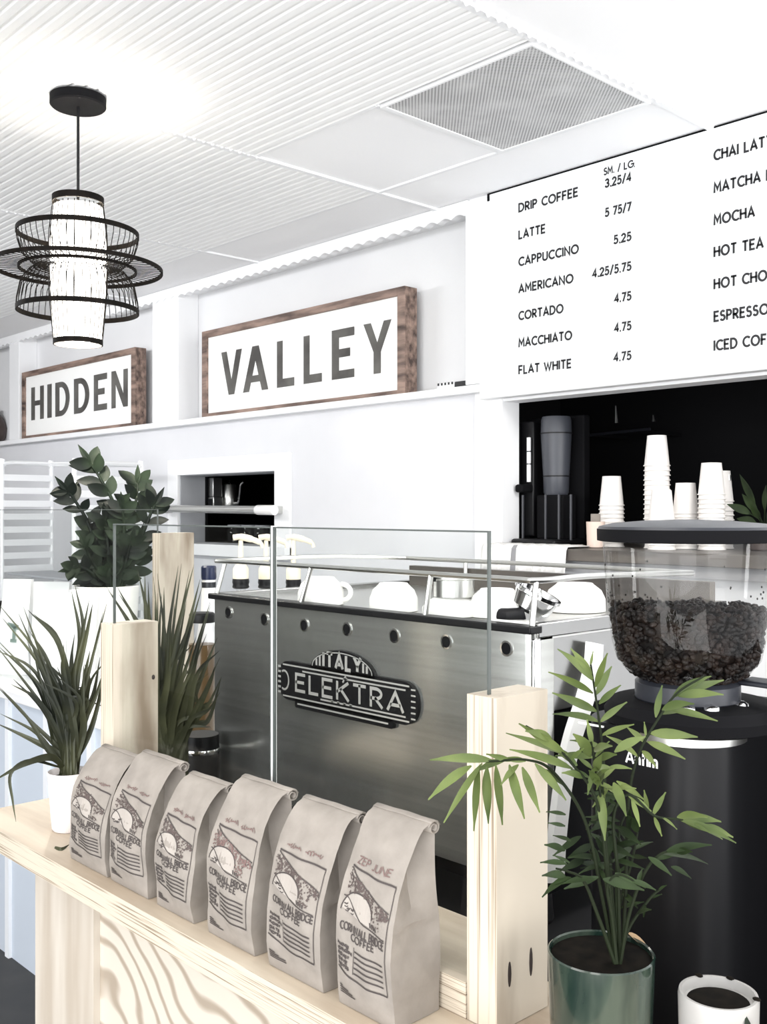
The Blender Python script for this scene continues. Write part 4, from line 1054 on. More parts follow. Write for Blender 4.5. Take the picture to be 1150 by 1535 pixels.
# ================================================================== LONG-LEAVED PLANTS
def blade(mb, pts, wd):
    P = bez(pts, 6); L = len(P); vs = []; fs = []
    for i, p in enumerate(P):
        t = (P[min(i+1, L-1)]-P[max(i-1, 0)]).normalized()
        view = (Vector((0, 0, CAMZ))-p).normalized(); s_ = t.cross(view).normalized()
        f = i/(L-1); wv = wd/2*(min(1, .45+1.6*f))*(1-f**2.2)+0.0002
        vs += [p + s_*wv + view*wv*.35, p, p - s_*wv + view*wv*.35]
    for i in range(L-1):
        a = 3*i; fs += [(a, a+1, a+4, a+3), (a+1, a+2, a+5, a+4)]
    mb.quadset(vs, fs)
D1 = 1.60
g1b = at_d(103, 1160, D1)
g1 = thing('spiky_plant', (g1b.x, g1b.y, 1.0), 'long-bladed spiky plant in tall pale pink pot at counter end', 'plant')
zt_ = g1b.z + 0.004
MB().lathe([(0.023, 1.0005), (0.0255, 1.004), (0.0325, zt_), (0.0315, zt_+0.001), (0.030, zt_-0.002), (0.029, zt_-0.012)], g1b.x, g1b.y, 0, 40).build('pot', M['pinkpot'], g1)
MB().lathe([(0.0293, zt_-0.010), (0.001, zt_-0.008)], g1b.x, g1b.y, 0, 32, cap0=False).build('soil', M['soil'], g1)
R = random.Random(5)
tips = [((100, 1080), (60, 985), (0, 908)), ((95, 1090), (62, 1000), (28, 920)), ((105, 1060), (88, 960), (50, 920)), ((108, 1040), (120, 960), (107, 885)), ((110, 1050), (130, 950), (139, 905)),
        ((95, 1100), (70, 1040), (-8, 955)), ((92, 1110), (55, 1010), (-8, 973)), ((88, 1105), (62, 1060), (20, 1018)), ((85, 1120), (45, 1080), (-8, 1025)), ((85, 1130), (50, 1110), (-8, 1083)),
        ((112, 1060), (120, 1000), (128, 940)), ((115, 1080), (135, 1000), (160, 905)), ((104, 1080), (98, 1010), (95, 965)), ((118, 1080), (128, 1010), (135, 975)), ((108, 1070), (106, 1000), (112, 950)),
        ((98, 1085), (75, 1000), (52, 955)), ((120, 1090), (140, 1040), (150, 985)), ((100, 1090), (92, 1030), (72, 990)), ((112, 1085), (112, 1020), (118, 985)), ((125, 1090), (145, 1040), (172, 960)),
        ((106, 1090), (100, 1040), (86, 1000)), ((116, 1095), (124, 1050), (126, 1000)), ((92, 1100), (72, 1030), (40, 960))]
tips = tips + [tuple((u+R.uniform(-9, 9), v+R.uniform(-14, 22)) for u, v in t) for t in tips] + [((104+R.uniform(-14, 16), 1090), (104+R.uniform(-30, 36), 1050), (104+R.uniform(-48, 58), 1005+R.uniform(-40, 60))) for _ in range(16)]
for tp in tips:
    mb = MB(); dd = R.uniform(-.05, .06)
    pts = [at_d(103+R.uniform(-12, 14), 1162, D1+R.uniform(-.012, .012))] + [at_d(u, v, D1+dd*f) for (u, v), f in zip(tp, (.3, .7, 1.0))]
    blade(mb, pts, R.uniform(.007, .0125)); mb.build('leaf_blade', M['grass'], g1)
mb = MB(); blade(mb, [at_d(95, 1150, D1-.01), at_d(75, 1135, D1-.05), at_d(35, 1146, D1-.1), at_d(-12, 1172, D1-.14)], .012); mb.build('leaf_blade', M['grass'], g1)
mb = MB(); blade(mb, [at_d(90, 1150, D1-.01), at_d(45, 1140, D1-.06), at_d(16, 1160, D1-.07), at_d(19, 1200, D1-.075), at_d(24, 1232, D1-.08)], .006); mb.build('leaf_blade', M['grass'], g1)
fl = on_y(80, 1272, 0.68)
mb = MB(); 
def onz(u, v, z):
    d = (CAMZ-z)*FPX/(v-V0); return at_d(u, v, d)
blade(mb, [onz(82, 1270, 1.0015), onz(92, 1273, 1.002), onz(104, 1266, 1.003)], .006)
tag(mb.build('fallen_leaf', M['grass']), 'thin fallen leaf lying on counter beside first coffee bag', 'leaf')

D2 = 1.86
g2b = at_d(262, 1172, D2)
g2 = thing('spiky_plant', (g2b.x, g2b.y, 0.88), 'long-bladed spiky plant behind glass between pale post and machine', 'plant')
z2 = g2b.z
MB().lathe([(0.040, 0.885), (0.046, 0.89), (0.052, z2), (0.050, z2+0.001), (0.047, z2-0.01)], g2b.x, g2b.y, 0, 40).build('pot', M['blackmatte'], g2)
MB().lathe([(0.047, z2-0.009), (0.001, z2-0.006)], g2b.x, g2b.y, 0, 32, cap0=False).build('soil', M['soil'], g2)
tips2 = [((255, 1060), (265, 960), (284, 855)), ((250, 1060), (258, 960), (272, 845)), ((262, 1060), (278, 960), (300, 868)), ((240, 1060), (245, 960), (246, 880)), ((232, 1050), (225, 950), (222, 872)),
         ((270, 1080), (290, 1000), (316, 905)), ((275, 1090), (300, 1020), (326, 955)), ((278, 1100), (305, 1040), (330, 985)), ((280, 1100), (310, 1060), (332, 1015)), ((270, 1100), (300, 1065), (322, 1050)),
         ((250, 1080), (255, 1000), (262, 905)), ((244, 1080), (250, 985), (236, 860)), ((258, 1070), (270, 1000), (292, 925)), ((262, 1080), (282, 1020), (310, 950)), ((238, 1060), (232, 960), (205, 850)),
         ((270, 1110), (290, 1075), (318, 1062)), ((265, 1110), (282, 1090), (316, 1090)), ((240, 1080), (250, 1010), (290, 965)), ((232, 1070), (220, 960), (178, 890)), ((228, 1070), (205, 960), (160, 880)),
         ((250, 1090), (258, 1030), (272, 960)), ((256, 1090), (270, 1040), (296, 990)), ((244, 1085), (252, 1020), (256, 950)), ((262, 1095), (278, 1045), (300, 1020)), ((248, 1085), (262, 1000), (280, 900)), ((236, 1075), (235, 980), (232, 900)),
         ((252, 1090), (268, 1020), (286, 940)), ((258, 1095), (274, 1060), (290, 1040))]
tips2 = tips2 + [tuple((u+R.uniform(-9, 9), v+R.uniform(-14, 22)) for u, v in t) for t in tips2] + [((262+R.uniform(-14, 16), 1100), (268+R.uniform(-26, 36), 1060), (272+R.uniform(-40, 58), 1010+R.uniform(-50, 50))) for _ in range(18)]
for tp in tips2:
    mb = MB(); dd = R.uniform(-.10, .10)
    pts = [at_d(262+R.uniform(-22, 20), 1172, D2+R.uniform(-.015, .015))] + [at_d(u, v, D2+dd*f) for (u, v), f in zip(tp, (.3, .7, 1.0))]
    blade(mb, pts, R.uniform(.008, .0145)); mb.build('leaf_blade', M['grass'], g2)

# ================================================================== ROUND-LEAVED PLANT
DZ = 3.45
zb_ = at_d(160, 878, DZ)
zz = thing('potted_plant', (zb_.x, zb_.y, 0.9), 'tall dark plant with thick oval leaves in white pot', 'plant')
MB().lathe([(0.080, 0.9005), (0.088, 0.905), (0.108, zb_.z), (0.106, zb_.z+0.002), (0.101, zb_.z), (0.099, zb_.z-0.02)], zb_.x, zb_.y, 0, 44).build('pot', M['ceramic'], zz)
MB().lathe([(0.0995, zb_.z-0.015), (0.001, zb_.z-0.01)], zb_.x, zb_.y, 0, 32, cap0=False).build('soil', M['soil'], zz)
R = random.Random(9)
def zzstem(pts, n, ln, dp=0.0, start=.25, tip=True):
    P = bez([at_d(u, v, DZ+dp*i/(len(pts)-1)) for i, (u, v) in enumerate(pts)], 8); L = len(P)
    mb = MB().tube(P, [0.008*(1-.7*i/L)+.001 for i in range(L)], 7)
    st = mb.build('stalk', M['zz'], zz); mb = MB()
    for i in range(n):
        f = start+(0.98-start)*i/(n-1); idx = min(L-2, int(f*(L-1))); p = P[idx]; t = (P[idx+1]-P[idx-1]).normalized()
        view = (Vector((0, 0, CAMZ))-p).normalized(); side = t.cross(view).normalized()
        for sg in (1, -1):
            d = (t*R.uniform(.55, .9) + side*sg*R.uniform(.5, .85) + view*R.uniform(-.4, .5)).normalized()
            mb.leaf(p, d, view + side*R.uniform(-.6, .6) + Vector((0, 0, .3)), ln*R.uniform(.8, 1.15), ln*.50*R.uniform(.85, 1.1), .2, .14, 7, peak=.48, shape=.8)
    if tip:
        mb.leaf(P[-1], (P[-1]-P[-3]).normalized(), (Vector((0, 0, CAMZ))-P[-1]).normalized(), ln*.9, ln*.26, .0, .2, 7)
    mb.build('leaves', M['zz'], st)
zzstem([(168, 885), (180, 820), (172, 760), (152, 720), (136, 695)], 7, 0.084, -.05)
zzstem([(160, 885), (148, 830), (130, 780), (112, 750), (100, 735)], 7, 0.070, -.08)
zzstem([(172, 885), (190, 830), (198, 780), (205, 745), (206, 725)], 7, 0.077, .05)
zzstem([(178, 885), (200, 835), (218, 790), (228, 765), (232, 757)], 6, 0.077, .0)
zzstem([(155, 885), (140, 862), (122, 850), (108, 852)], 4, 0.067, -.1, .3)
zzstem([(166, 885), (164, 840), (160, 800), (158, 780)], 5, 0.074, -.05, .2)
zzstem([(176, 885), (186, 850), (192, 830), (196, 815)], 5, 0.077, -.05, .2)
for q_ in (((170, 885), (176, 850), (172, 822), (166, 800)), ((162, 885), (152, 850), (146, 822), (144, 800)), ((180, 885), (196, 855), (206, 830), (210, 812)), ((174, 885), (184, 835), (186, 790), (184, 765)), ((158, 885), (146, 868), (136, 860), (126, 862)), ((172, 885), (168, 860), (160, 845), (154, 838))):
    zzstem(list(q_), 6, .076, R.uniform(-.1, .12), .15)
zzstem([(165, 885), (150, 860), (135, 835), (128, 820)], 4, 0.067, -.05, .2)

# ================================================================== BAKING RACK
rk = thing('baking_rack', (-5.35, 2.63, 0), 'white metal baking rack with many rails against the back wall', 'rack')
def side_frame(X, y0, y1, ztop):
    mb = MB(); r = 0.014
    mb.tube(bez([(X, y0, 0.06), (X, y0, 0.9), (X, y0, ztop-0.05), (X, y0+0.012, ztop-0.012), (X, y0+0.05, ztop), (X, y1-0.05, ztop), (X, y1-0.012, ztop-0.012), (X, y1, ztop-0.05), (X, y1, 0.9), (X, y1, 0.06)], 6), r, 8)
    mb.build('side_frame', M['rackmetal'], rk)
    z = ztop - 0.085
    while z > 0.3:
        MB().box(X-0.004, X+0.016, y0-0.002, y1+0.002, z-0.018, z+0.018).build('rail', M['rackmetal'], rk); z -= 0.0755
side_frame(-5.8, 2.438, 2.738, 1.775); side_frame(-4.9, 2.438, 2.824, 1.745)
mb = MB().tube([(-5.8, 2.74, 1.772), (-4.9, 2.79, 1.742)], 0.011, 8).tube([(-5.8, 2.44, 1.772), (-4.9, 2.44, 1.742)], 0.006, 8)
mb.tube([(-5.8, 2.74, 0.2), (-4.9, 2.82, 0.2)], 0.011, 8).tube([(-5.8, 2.44, 0.2), (-4.9, 2.44, 0.2)], 0.011, 8); mb.build('cross_bar', M['rackmetal'], rk)
for X in (-5.8, -4.9):
    for y in (2.438, 2.738):
        MB().lathe([(0.02, 0.0), (0.03, 0.02), (0.02, 0.06)], X, y, 0, 14).build('caster', M['black'], rk)
tr = MB().box(-5.775, -4.915, 2.46, 2.73, 1.128, 1.142).build('baking_tray', M['grey'], bevel=0.003); tag(tr, 'flat grey baking tray lying across lower rails of the rack', 'tray')

# ================================================================== ON THE ORDER COUNTER
def paper_bag(u, v0, v1, wpx, d, label, seed, dp=0.07, emblem=False, wind=False):
    R = random.Random(seed); c = at_d(u, v1, d); top = at_d(u, v0, d).z; wd = wpx*d/FPX
    t = thing('paper_bag', (c.x, c.y, 0.9), label, 'paper bag', 'white paper bags on the order counter')
    mb = MB(); n = 8; vs = []; fs = []
    yaw = Vector((SA, CA, 0)).normalized()*0.8 + Vector((1, 0, 0))*0.2; yaw.normalize(); nrm = Vector((-yaw.y, yaw.x, 0))
    if nrm.dot(Vector((-c.x, -c.y, 0))) < 0: nrm = -nrm
    for j in range(n+1):
        f = j/n; z = 0.9005 + (top-0.9005)*f; q = dp*(1-.75*max(0, f-.6)/.4); wv = wd*(1+.03*math.sin(5*f+seed))
        rr = [(-.5, 0.5), (-.25, .54), (0, .52), (.25, .54), (.5, .5), (.46, 0), (.5, -.5), (0, -.5), (-.5, -.5), (-.46, 0)]
        for a, b in rr:
            p = Vector((c.x, c.y, z)) + yaw*a*wv + nrm*b*q + nrm*0.004*math.sin(9*f+7*a+seed)
            vs.append(p)
    m = 10
    for j in range(n):
        for i in range(m): fs.append((j*m+i, j*m+(i+1) % m, (j+1)*m+(i+1) % m, (j+1)*m+i))
    fs += [tuple(range(m)), tuple(n*m+i for i in range(m))]
    mb.quadset(vs, fs); mb.build('bag_body', M['paper'], t, angle=25)
    mb = MB(); 
    P = lambda a, b: Vector((c.x, c.y, b)) + yaw*a + nrm*(dp*.56)
    if emblem:
        zc = at_d(u, 945, d).z
        mb.strokes([[(-.022, zc+.028), (.028, zc+.016)], [(-.012, zc+.020), (.022, zc+.012)], [(.004, zc+.02), (.002, zc-.03)], [(-.012, zc-.032), (.012, zc-.034)]], .012, P)
        mb.build('printed_emblem', mat('grey_green_print', (0.22, 0.30, 0.27), 0.7), t)
    return t
paper_bag(28, 868, 1000, 46, 3.75, 'flat white paper bag with small green printed emblem on order counter', 1, emblem=True)
paper_bag(80, 872, 1000, 56, 3.62, 'plain white paper bag between the emblem bag and round-leaved plant', 2)
paper_bag(128, 884, 1000, 46, 3.3, 'plain white paper bag standing before white plant pot', 4)
t = thing('dark_box', (-4.3, 1.9, 0.9), 'small black box at the far end of order counter beside emblem bag', 'box')
b0 = at_d(-2, 945, 3.95)
MB().box(b0.x-0.06, b0.x+0.012, b0.y-0.04, b0.y+0.04, 0.9005, 1.13).build('case', M['black'], t, bevel=0.006)
MB().box(b0.x-0.06, b0.x+0.010, b0.y-0.038, b0.y+0.038, 1.13, 1.145).build('lid', M['blackmatte'], t, bevel=0.004)

# syrup pumps and bottles
def pump_bottle(u, d, label, col):
    c = at_d(u, 810, d); zt = c.z; zc = at_d(u, 862, d).z; zn = at_d(u, 880, d).z
    t = thing('pump_bottle', (c.x, c.y, 0.9), label, 'pump bottle', 'syrup bottles with pumps')
    MB().lathe([(0.030, 0.9005), (0.0335, 0.905), (0.0335, 1.10), (0.030, 1.15), (0.016, 1.21), (0.0145, zn-0.01), (0.016, zn)], c.x, c.y, 0, 28).build('bottle', M['jarglass'], t)
    MB().lathe([(0.029, 0.905), (0.031, 0.91), (0.031, 1.08), (0.001, 1.081)], c.x, c.y, 0, 28).build('syrup', M['amber'], t)
    MB().lathe([(0.021, zn-0.004), (0.025, zn), (0.023, zn+0.008), (0.025, zn+0.014), (0.024, zn+0.024), (0.018, zn+0.026)], c.x, c.y, 0, 24).build('neck_ring', M['black'], t)
    MB().lathe([(0.022, zn+0.022), (0.023, zn+0.03), (0.023, zc+0.018), (0.016, zc+0.030), (0.008, zc+0.034), (0.0065, zt)], c.x, c.y, 0, 24).build('pump_collar', M['cream'], t)
    dr = Vector((SA, CA, 0))
    pts = [c - dr*0.022 + Vector((0, 0, .008)), c + Vector((0, 0, .010)), c + dr*0.035 + Vector((0, 0, .002)), c + dr*0.058 + Vector((0, 0, -.008)), c + dr*0.064 + Vector((0, 0, -.022))]
    MB().tube(bez(pts, 6), [0.009]*6+[0.0105]*6+[0.0085]*6+[0.006]*7, 10).build('pump_spout', M['cream'], t)
pump_bottle(361, 2.98, 'syrup bottle with cream pump nearest the navy-capped bottle', 0)
pump_bottle(399, 3.10, 'syrup bottle with cream pump, middle of the three', 1)
pump_bottle(440, 3.22, 'syrup bottle with cream pump behind the reflection strip of the glass panes', 2)
c = at_d(313, 848, 2.95)
t = thing('capped_bottle', (c.x, c.y, 0.9), 'white labelled bottle with navy blue cap', 'bottle')
zc = at_d(313, 866, 2.95).z
MB().lathe([(0.021, zc-0.005), (0.022, zc), (0.022, c.z-0.004), (0.019, c.z)], c.x, c.y, 0, 28).build('cap', M['navy'], t)
MB().lathe([(0.030, 0.9005), (0.034, 0.905), (0.034, 1.14), (0.024, 1.20), (0.020, zc-0.03), (0.019, zc)], c.x, c.y, 0, 28).build('bottle', M['paper'], t)
MB().lathe([(0.0205, zc-0.028), (0.0209, zc-0.012)], c.x, c.y, 0, 28, cap0=False, cap1=False).build('label_band', M['greyplastic'], t)
c = at_d(303, 932, 2.6)
t = thing('glass_jar', (c.x, c.y, 0.9), 'amber filled glass jar behind the grass blades by the machine', 'jar')
MB().lathe([(0.030, 0.9005), (0.034, 0.91), (0.036, 1.18), (0.030, 1.21), (0.030, 1.22)], c.x, c.y, 0, 28).build('jar', M['jarglass'], t)
MB().lathe([(0.028, 0.906), (0.032, 0.913), (0.0335, 1.16), (0.001, 1.162)], c.x, c.y, 0, 28).build('contents', M['amber'], t)
MB().lathe([(0.032, 1.215), (0.033, 1.22), (0.033, 1.235), (0.029, 1.24)], c.x, c.y, 0, 28).build('lid', M['black'], t)
c = at_d(301, 1100, 1.98)
t = thing('canister', (c.x, c.y, 0.88), 'black canister with silver ring next to machine side behind the coffee bags', 'canister')
MB().lathe([(0.034, 0.8805), (0.036, 0.885), (0.036, c.z-0.03), (0.035, c.z)], c.x, c.y, 0, 28).build('body', M['black'], t)
MB().lathe([(0.0365, c.z-0.035), (0.037, c.z-0.033), (0.037, c.z-0.028), (0.0365, c.z-0.026)], c.x, c.y, 0, 28, cap0=False, cap1=False).build('ring', M['chrome'], t)
c = at_d(262, 1112, 2.15)
o = MB().box(c.x-0.06, c.x+0.05, c.y-0.03, c.y+0.05, 0.9 if c.y > 1.43 else 0.8805, c.z).build('white_carton', M['paper'], bevel=0.003)
tag(o, 'white carton behind spiky plant, next to the black canister', 'carton')

# ================================================================== NICHE
MB_ = MB().box(-4.80, -3.935, 3.16, 3.42, 1.500, 1.515); o = MB_.build('niche_shelf', M['grey'], bevel=0.002); tag(o, 'thin grey shelf across the wall niche under the kettle', 'shelf')
MB_ = MB().box(-4.80, -3.935, 3.16, 3.42, 1.300, 1.325); o = MB_.build('niche_shelf', M['ledgewood'], bevel=0.002); tag(o, 'dark lower shelf of the wall niche that carries the glass jars', 'shelf')
kp = on_y(344, 756, 3.30); kt = thing('gooseneck_kettle', (kp.x, kp.y, 1.515), 'steel gooseneck kettle on thin shelf in wall niche', 'kettle')
zk = 1.5152; kd = 5.55
MB().lathe([(0.052, zk), (0.054, zk+0.004), (0.047, zk+0.06), (0.038, zk+0.125), (0.036, zk+0.13)], kp.x, kp.y, 0, 36).build('body', M['steel'], kt)
MB().lathe([(0.037, zk+0.13), (0.034, zk+0.137), (0.010, zk+0.141), (0.007, zk+0.147), (0.011, zk+0.153), (0.004, zk+0.157)], kp.x, kp.y, 0, 28).build('lid', M['chrome'], kt)
e = Vector((SA, CA, 0)); e = Vector((1, 0, 0)); ko = Vector((kp.x, kp.y, zk))
MB().tube(bez([ko+e*.046+Vector((0,0,.022)), ko+e*.085+Vector((0,0,.030)), ko+e*.098+Vector((0,0,.075)), ko+e*.108+Vector((0,0,.125)), ko+e*.135+Vector((0,0,.142))], 8), [0.008]*8+[0.0055]*25, 8).build('spout', M['chrome'], kt)
MB().tube(bez([ko-e*.040+Vector((0,0,.125)), ko-e*.066+Vector((0,0,.118)), ko-e*.078+Vector((0,0,.06)), ko-e*.080+Vector((0,0,.005))], 6), 0.006, 8).build('handle', M['steel'], kt)
def plain_box(name, x0, x1, y0, y1, z0, z1, m, label, cat, face=None):
    t = thing(name, ((x0+x1)/2, (y0+y1)/2, z0), label, cat)
    MB().box(x0, x1, y0, y1, z0, z1).build('case', m, t, bevel=0.004)
    if face: MB().box(x0+face[0], x1-face[0], y0-0.004, y0, z0+face[1], z1-face[1]).build('face_plate', face[2], t)
    return t
plain_box('metal_box', -4.793, -4.735, 3.175, 3.24, 1.5155, 1.575, M['steel'], 'low metal box on thin niche shelf beside the kettle', 'box', (0.012, 0.012, M['black']))
plain_box('metal_box', -4.793, -4.745, 3.178, 3.24, 1.5755, 1.682, M['steel'], 'taller metal box stacked on the low one at niche end', 'box')
for i, x in enumerate((-4.66, -4.53, -4.41)):
    t = thing('glass_jar', (x, 3.27, 1.325), 'clear glass jar on the dark lower niche shelf', 'jar', 'glass jars in the niche')
    MB().lathe([(0.045, 1.3255), (0.05, 1.33), (0.05, 1.39), (0.042, 1.405), (0.042, 1.415)], x, 3.27, 0, 28, cap1=False).build('jar', M['jarglass'], t)
    MB().lathe([(0.043, 1.412), (0.0445, 1.414), (0.0445, 1.420), (0.043, 1.421)], x, 3.27, 0, 28).build('rim', M['grey'], t)
rl = thing('steel_rail', (-4.4, 2.93, 1.49), 'horizontal steel tube with white sleeve in front of the wall niche', 'rail')
MB().tube([(-4.886, 2.93, 1.510), (-3.98, 2.93, 1.502)], 0.020, 16).build('tube', M['steel'], rl)
MB().tube([(-4.005, 2.93, 1.5022), (-3.990, 2.93, 1.502), (-3.86, 2.93, 1.501)], [0.018, 0.024, 0.024], 16).build('sleeve', M['ceramic'], rl)
for x in (-4.86, -3.88): MB().box(x-0.012, x+0.012, 2.93, 2.986, 1.485, 1.52).build('bracket', M['steel'], rl)

# ================================================================== PASS-THROUGH
lg = thing('serving_ledge', (-1.3, 3.2, 1.30), 'dark wooden serving ledge of the pass-through under the paper cups', 'ledge')
MB().box(-2.505, 0.6, 2.885, 4.1, 1.325, 1.366).build('board', M['ledgewood'], lg, bevel=0.003)
MB().box(-2.50, 0.6, 2.93, 2.99, 1.285, 1.325).build('apron', M['ledgegrey'], lg)
tw = thing('folded_towel', (-2.33, 2.9, 1.366), 'white towel with grey stripe hanging over serving ledge', 'towel')
def towel():
    mb = MB(); vs = []; fs = []; nx = 40
    prof = [(3.02, 1.3705), (2.93, 1.372), (2.885, 1.371), (2.876, 1.362), (2.874, 1.34), (2.872, 1.31), (2.870, 1.275)]
    for i in range(nx+1):
        x = -2.515 + 0.385*i/nx
        for j, (y, z) in enumerate(prof):
            wv = 0.006*math.sin(i*0.9)*(j/6) + 0.004*math.sin(i*2.1+1)*(j/6)
            vs.append((x, y - abs(wv), z + (0.003*math.sin(i*.7) if j == 6 else 0) + (0.003*(1+math.sin(i*1.1)) if j < 3 else 0)))
    n = len(prof)
    for i in range(nx):
        for j in range(n-1): fs.append((i*n+j, i*n+j+1, (i+1)*n+j+1, (i+1)*n+j)); 
    mb.quadset(vs, fs)
    mb.m = [1 if (f // (n-1)) in (15, 16) else 0 for f in range(nx*(n-1))]
    return mb
o = towel().build('cloth', [M['towel'], M['stripe']], tw); sd = o.modifiers.new('t', 'SOLIDIFY'); sd.thickness = 0.003; sd.offset = 0

# black coffee brewer
BQ = 3.16
bw = thing('coffee_brewer', (-2.42, BQ, 1.366), 'black coffee brewer with tapered grey hopper in the dark pass-through', 'brewer')
q = on_y(834, 700, BQ)
zq = lambda v: on_y(834, v, BQ).z
kq = 0.94
MB().lathe([(0.046*kq, zq(742)), (0.051*kq, zq(738)), (0.053*kq, zq(715)), (0.063*kq, zq(650)), (0.063*kq, zq(648)), (0.0625*kq, zq(646)), (0.061*kq, zq(630)), (0.057*kq, zq(625))], q.x, q.y, 0, 36).build('hopper', M['hoppergrey'], bw)
for v, r_ in ((650, 0.0645), (714, 0.0545)): MB().lathe([(r_*kq, zq(v+1)), (r_*kq, zq(v-1))], q.x, q.y, 0, 36, cap0=False, cap1=False).build('hopper_band', M['black'], bw)
xl = on_y(776, 0, 3.15).x; xr_ = on_y(806, 0, 3.15).x
MB().box(xl, xr_, 3.125, 3.22, 1.40, zq(630)).build('column', M['black'], bw, bevel=0.006)
MB().box(xl, q.x+0.085, 3.22, 3.26, 1.39, zq(622)).build('back_plate', M['blackmatte'], bw, bevel=0.006)
xt = on_y(793, 0, 3.112).x
MB().tube([(xt, 3.112, zq(722)), (xt, 3.112, zq(655))], 0.0085, 12).build('steel_tube', M['rackmetal'], bw)
for v in (676, 695): MB().tube([(xt, 3.112, zq(v)-0.002), (xt, 3.112, zq(v)+0.002)], 0.0098, 12).build('tube_band', M['black'], bw)
MB().box(-2.508, xr_, 3.055, 3.123, zq(738), zq(726)).build('arm', M['blackmatte'], bw, bevel=0.008)
MB().box(-2.508, q.x+0.09, 3.03, 3.26, 1.3665, 1.392).build('base', M['black'], bw, bevel=0.010)
for u in (784, 818, 838, 856):
    x = on_y(u, 0, 3.09).x; MB().tube([(x, 3.09, 1.390), (x, 3.09, zq(742))], 0.005, 8).build('leg', M['greyplastic'], bw)
MB().box(q.x-0.06, q.x+0.065, 3.115, 3.20, 1.39, zq(742)).build('lower_body', M['blackmatte'], bw, bevel=0.006)

# paper cups, each one its own thing
CH, CR0, CR1 = 0.108, 0.033, 0.0445
def make_cup(name='paper_cup', ch=CH, r0=CR0, r1=CR1, m='cup'):
    t = thing(name, (0, 0, 0), None, 'cup')
    MB().lathe([(r1-0.001, 0.003), (r0, ch), (r0-0.002, ch), (r0-0.003, ch-0.006)], 0, 0, 0, 28, cap0=False).build('wall', M[m], t)
    MB().lathe([(r1-0.001, 0.0), (r1+0.002, 0.001), (r1+0.002, 0.004), (r1-0.001, 0.005)], 0, 0, 0, 28, cap0=False, cap1=False).build('rim', M[m], t)
    return t
proto = [make_cup()]
def stack(u, vtop, Y, label, group, pitch=0.0155, zbase=1.3665, count=None, first=proto):
    p = on_y(u, vtop, Y); n = count or max(1, int(round((p.z - CH - zbase)/pitch))+1)
    pit = (p.z - CH - zbase)/(n-1) if n > 1 else 0
    for i in range(n):
        loc = (p.x+random.uniform(-.0006, .0006), Y, zbase + i*pit)
        if first: c = first.pop(); c.location = loc; c['label'] = label
        else: c = copy_tree(PROTO, loc, label)
        c['group'] = group
PROTO = proto[0]
stack(917, 714, 3.16, 'white paper cup in stack behind the tan cup, next to the black brewer', 'paper cups stacked by the brewer')
stack(985, 653, 3.16, 'white paper cup in the tallest stack on serving ledge', 'paper cups in the tallest stack', 0.0165)
stack(1028, 724, 3.19, 'white paper cup in short stack beside the tallest stack', 'paper cups in the short stack', 0.012)
stack(1067, 694, 3.16, 'white paper cup in stack between short stack and dark leafy plant', 'paper cups in the stack by the plant', 0.016)
stack(1080, 706, 3.30, 'white paper cup in stack tucked behind another stack by dark plant', 'paper cups in the rear stack', 0.016)
stack(992, 735, 3.045, 'white paper cup in low stack in front of the tallest stack', 'paper cups in the low front stack', 0.0165)
p = on_y(893, 782, 3.04)
t = thing('paper_cup', (p.x, 3.04, 1.366), 'tan paper cup holding a brown packet on serving ledge', 'cup')
MB().lathe([(0.026, 1.3668), (0.030, 1.37), (0.033, p.z), (0.0315, p.z), (0.028, 1.40)], p.x, 3.04, 0, 28).build('wall', M['cuptan'], t)
o = MB().box(p.x-0.018, p.x+0.020, 3.035, 3.042, 1.3725, p.z+0.028).build('brown_packet', M['kraft'], bevel=0.001); tag(o, 'brown paper packet sticking out of tan cup', 'packet')
p = on_y(1092, 712, 3.30)
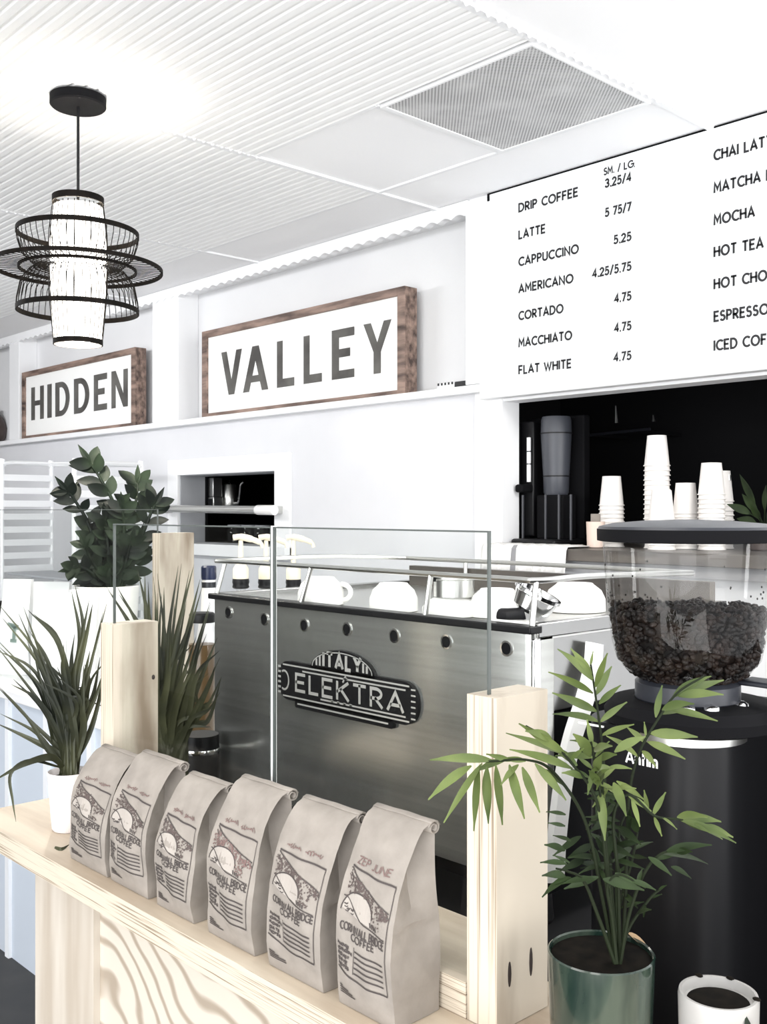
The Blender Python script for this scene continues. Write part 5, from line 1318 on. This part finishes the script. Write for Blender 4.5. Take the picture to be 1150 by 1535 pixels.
tag(MB().lathe([(0.006, 1.3665), (0.006, p.z-0.02), (0.009, p.z-0.018), (0.009, p.z)], p.x, 3.30, 0, 14).build('metal_stirrer', M['steel']), 'thin upright metal stirrer beside the rear cup stack', 'stirrer')
# dark leafy plant at the right
pb = on_y(1148, 800, 3.22)
lp = thing('leafy_plant', (pb.x, 3.22, 1.366), 'dark leafy plant beside cup stacks at end of serving ledge', 'plant')
MB().lathe([(0.045, 1.3668), (0.05, 1.372), (0.058, 1.435), (0.054, 1.435), (0.05, 1.42)], pb.x, 3.22, 0, 28).build('pot', M['vase'], lp)
mb = MB(); R = random.Random(4)
for (u, v), (u2, v2) in (((1140, 775), (1117, 720)), ((1138, 778), (1100, 755)), ((1142, 780), (1120, 745)), ((1145, 785), (1130, 760)), ((1146, 780), (1148, 735)), ((1144, 788), (1112, 775)), ((1150, 770), (1165, 725)), ((1150, 775), (1185, 750))):
    a = on_y(u, v, 3.2); b = on_y(u2, v2, 3.2+R.uniform(-.03, .03)); base = Vector((pb.x, 3.22, 1.425))
    mb.tube([base, a, a.lerp(b, .4)], 0.002, 5)
    mb.leaf(a.lerp(b, .3), b-a, Vector((-.4, -1, .5)), (b-a).length*.9, 0.028, .3, .12, 7, peak=.45)
mb.build('foliage', M['palmdark'], lp)
# hanging glints: two added steel pieces on a made-up dark rail at the back
rl2 = thing('glint_rail', (-2.2, 3.8, 1.9), 'made-up dark rail on the back of pass-through with two pieces standing in for glints', 'rail')
z0 = on_y(920, 650, 3.9).z
MB().tube([(on_y(880, 650, 3.9).x, 3.9, z0), (on_y(975, 650, 3.9).x, 3.9, z0+.01)], 0.007, 8).build('bar', M['greyplastic'], rl2)
for u, v0, v1 in ((923, 608, 634), (979, 622, 632)):
    a = on_y(u, v0, 3.88); b = on_y(u+1, v1, 3.88)
    MB().tube([a, b], [0.003, 0.008], 8).build('glint_piece', M['steel'], rl2)
for x in (on_y(890, 0, 3.9).x, on_y(965, 0, 3.9).x): MB().box(x-.01, x+.01, 3.9, 4.2, z0-.008, z0+.008).build('bracket', M['blackmatte'], rl2)
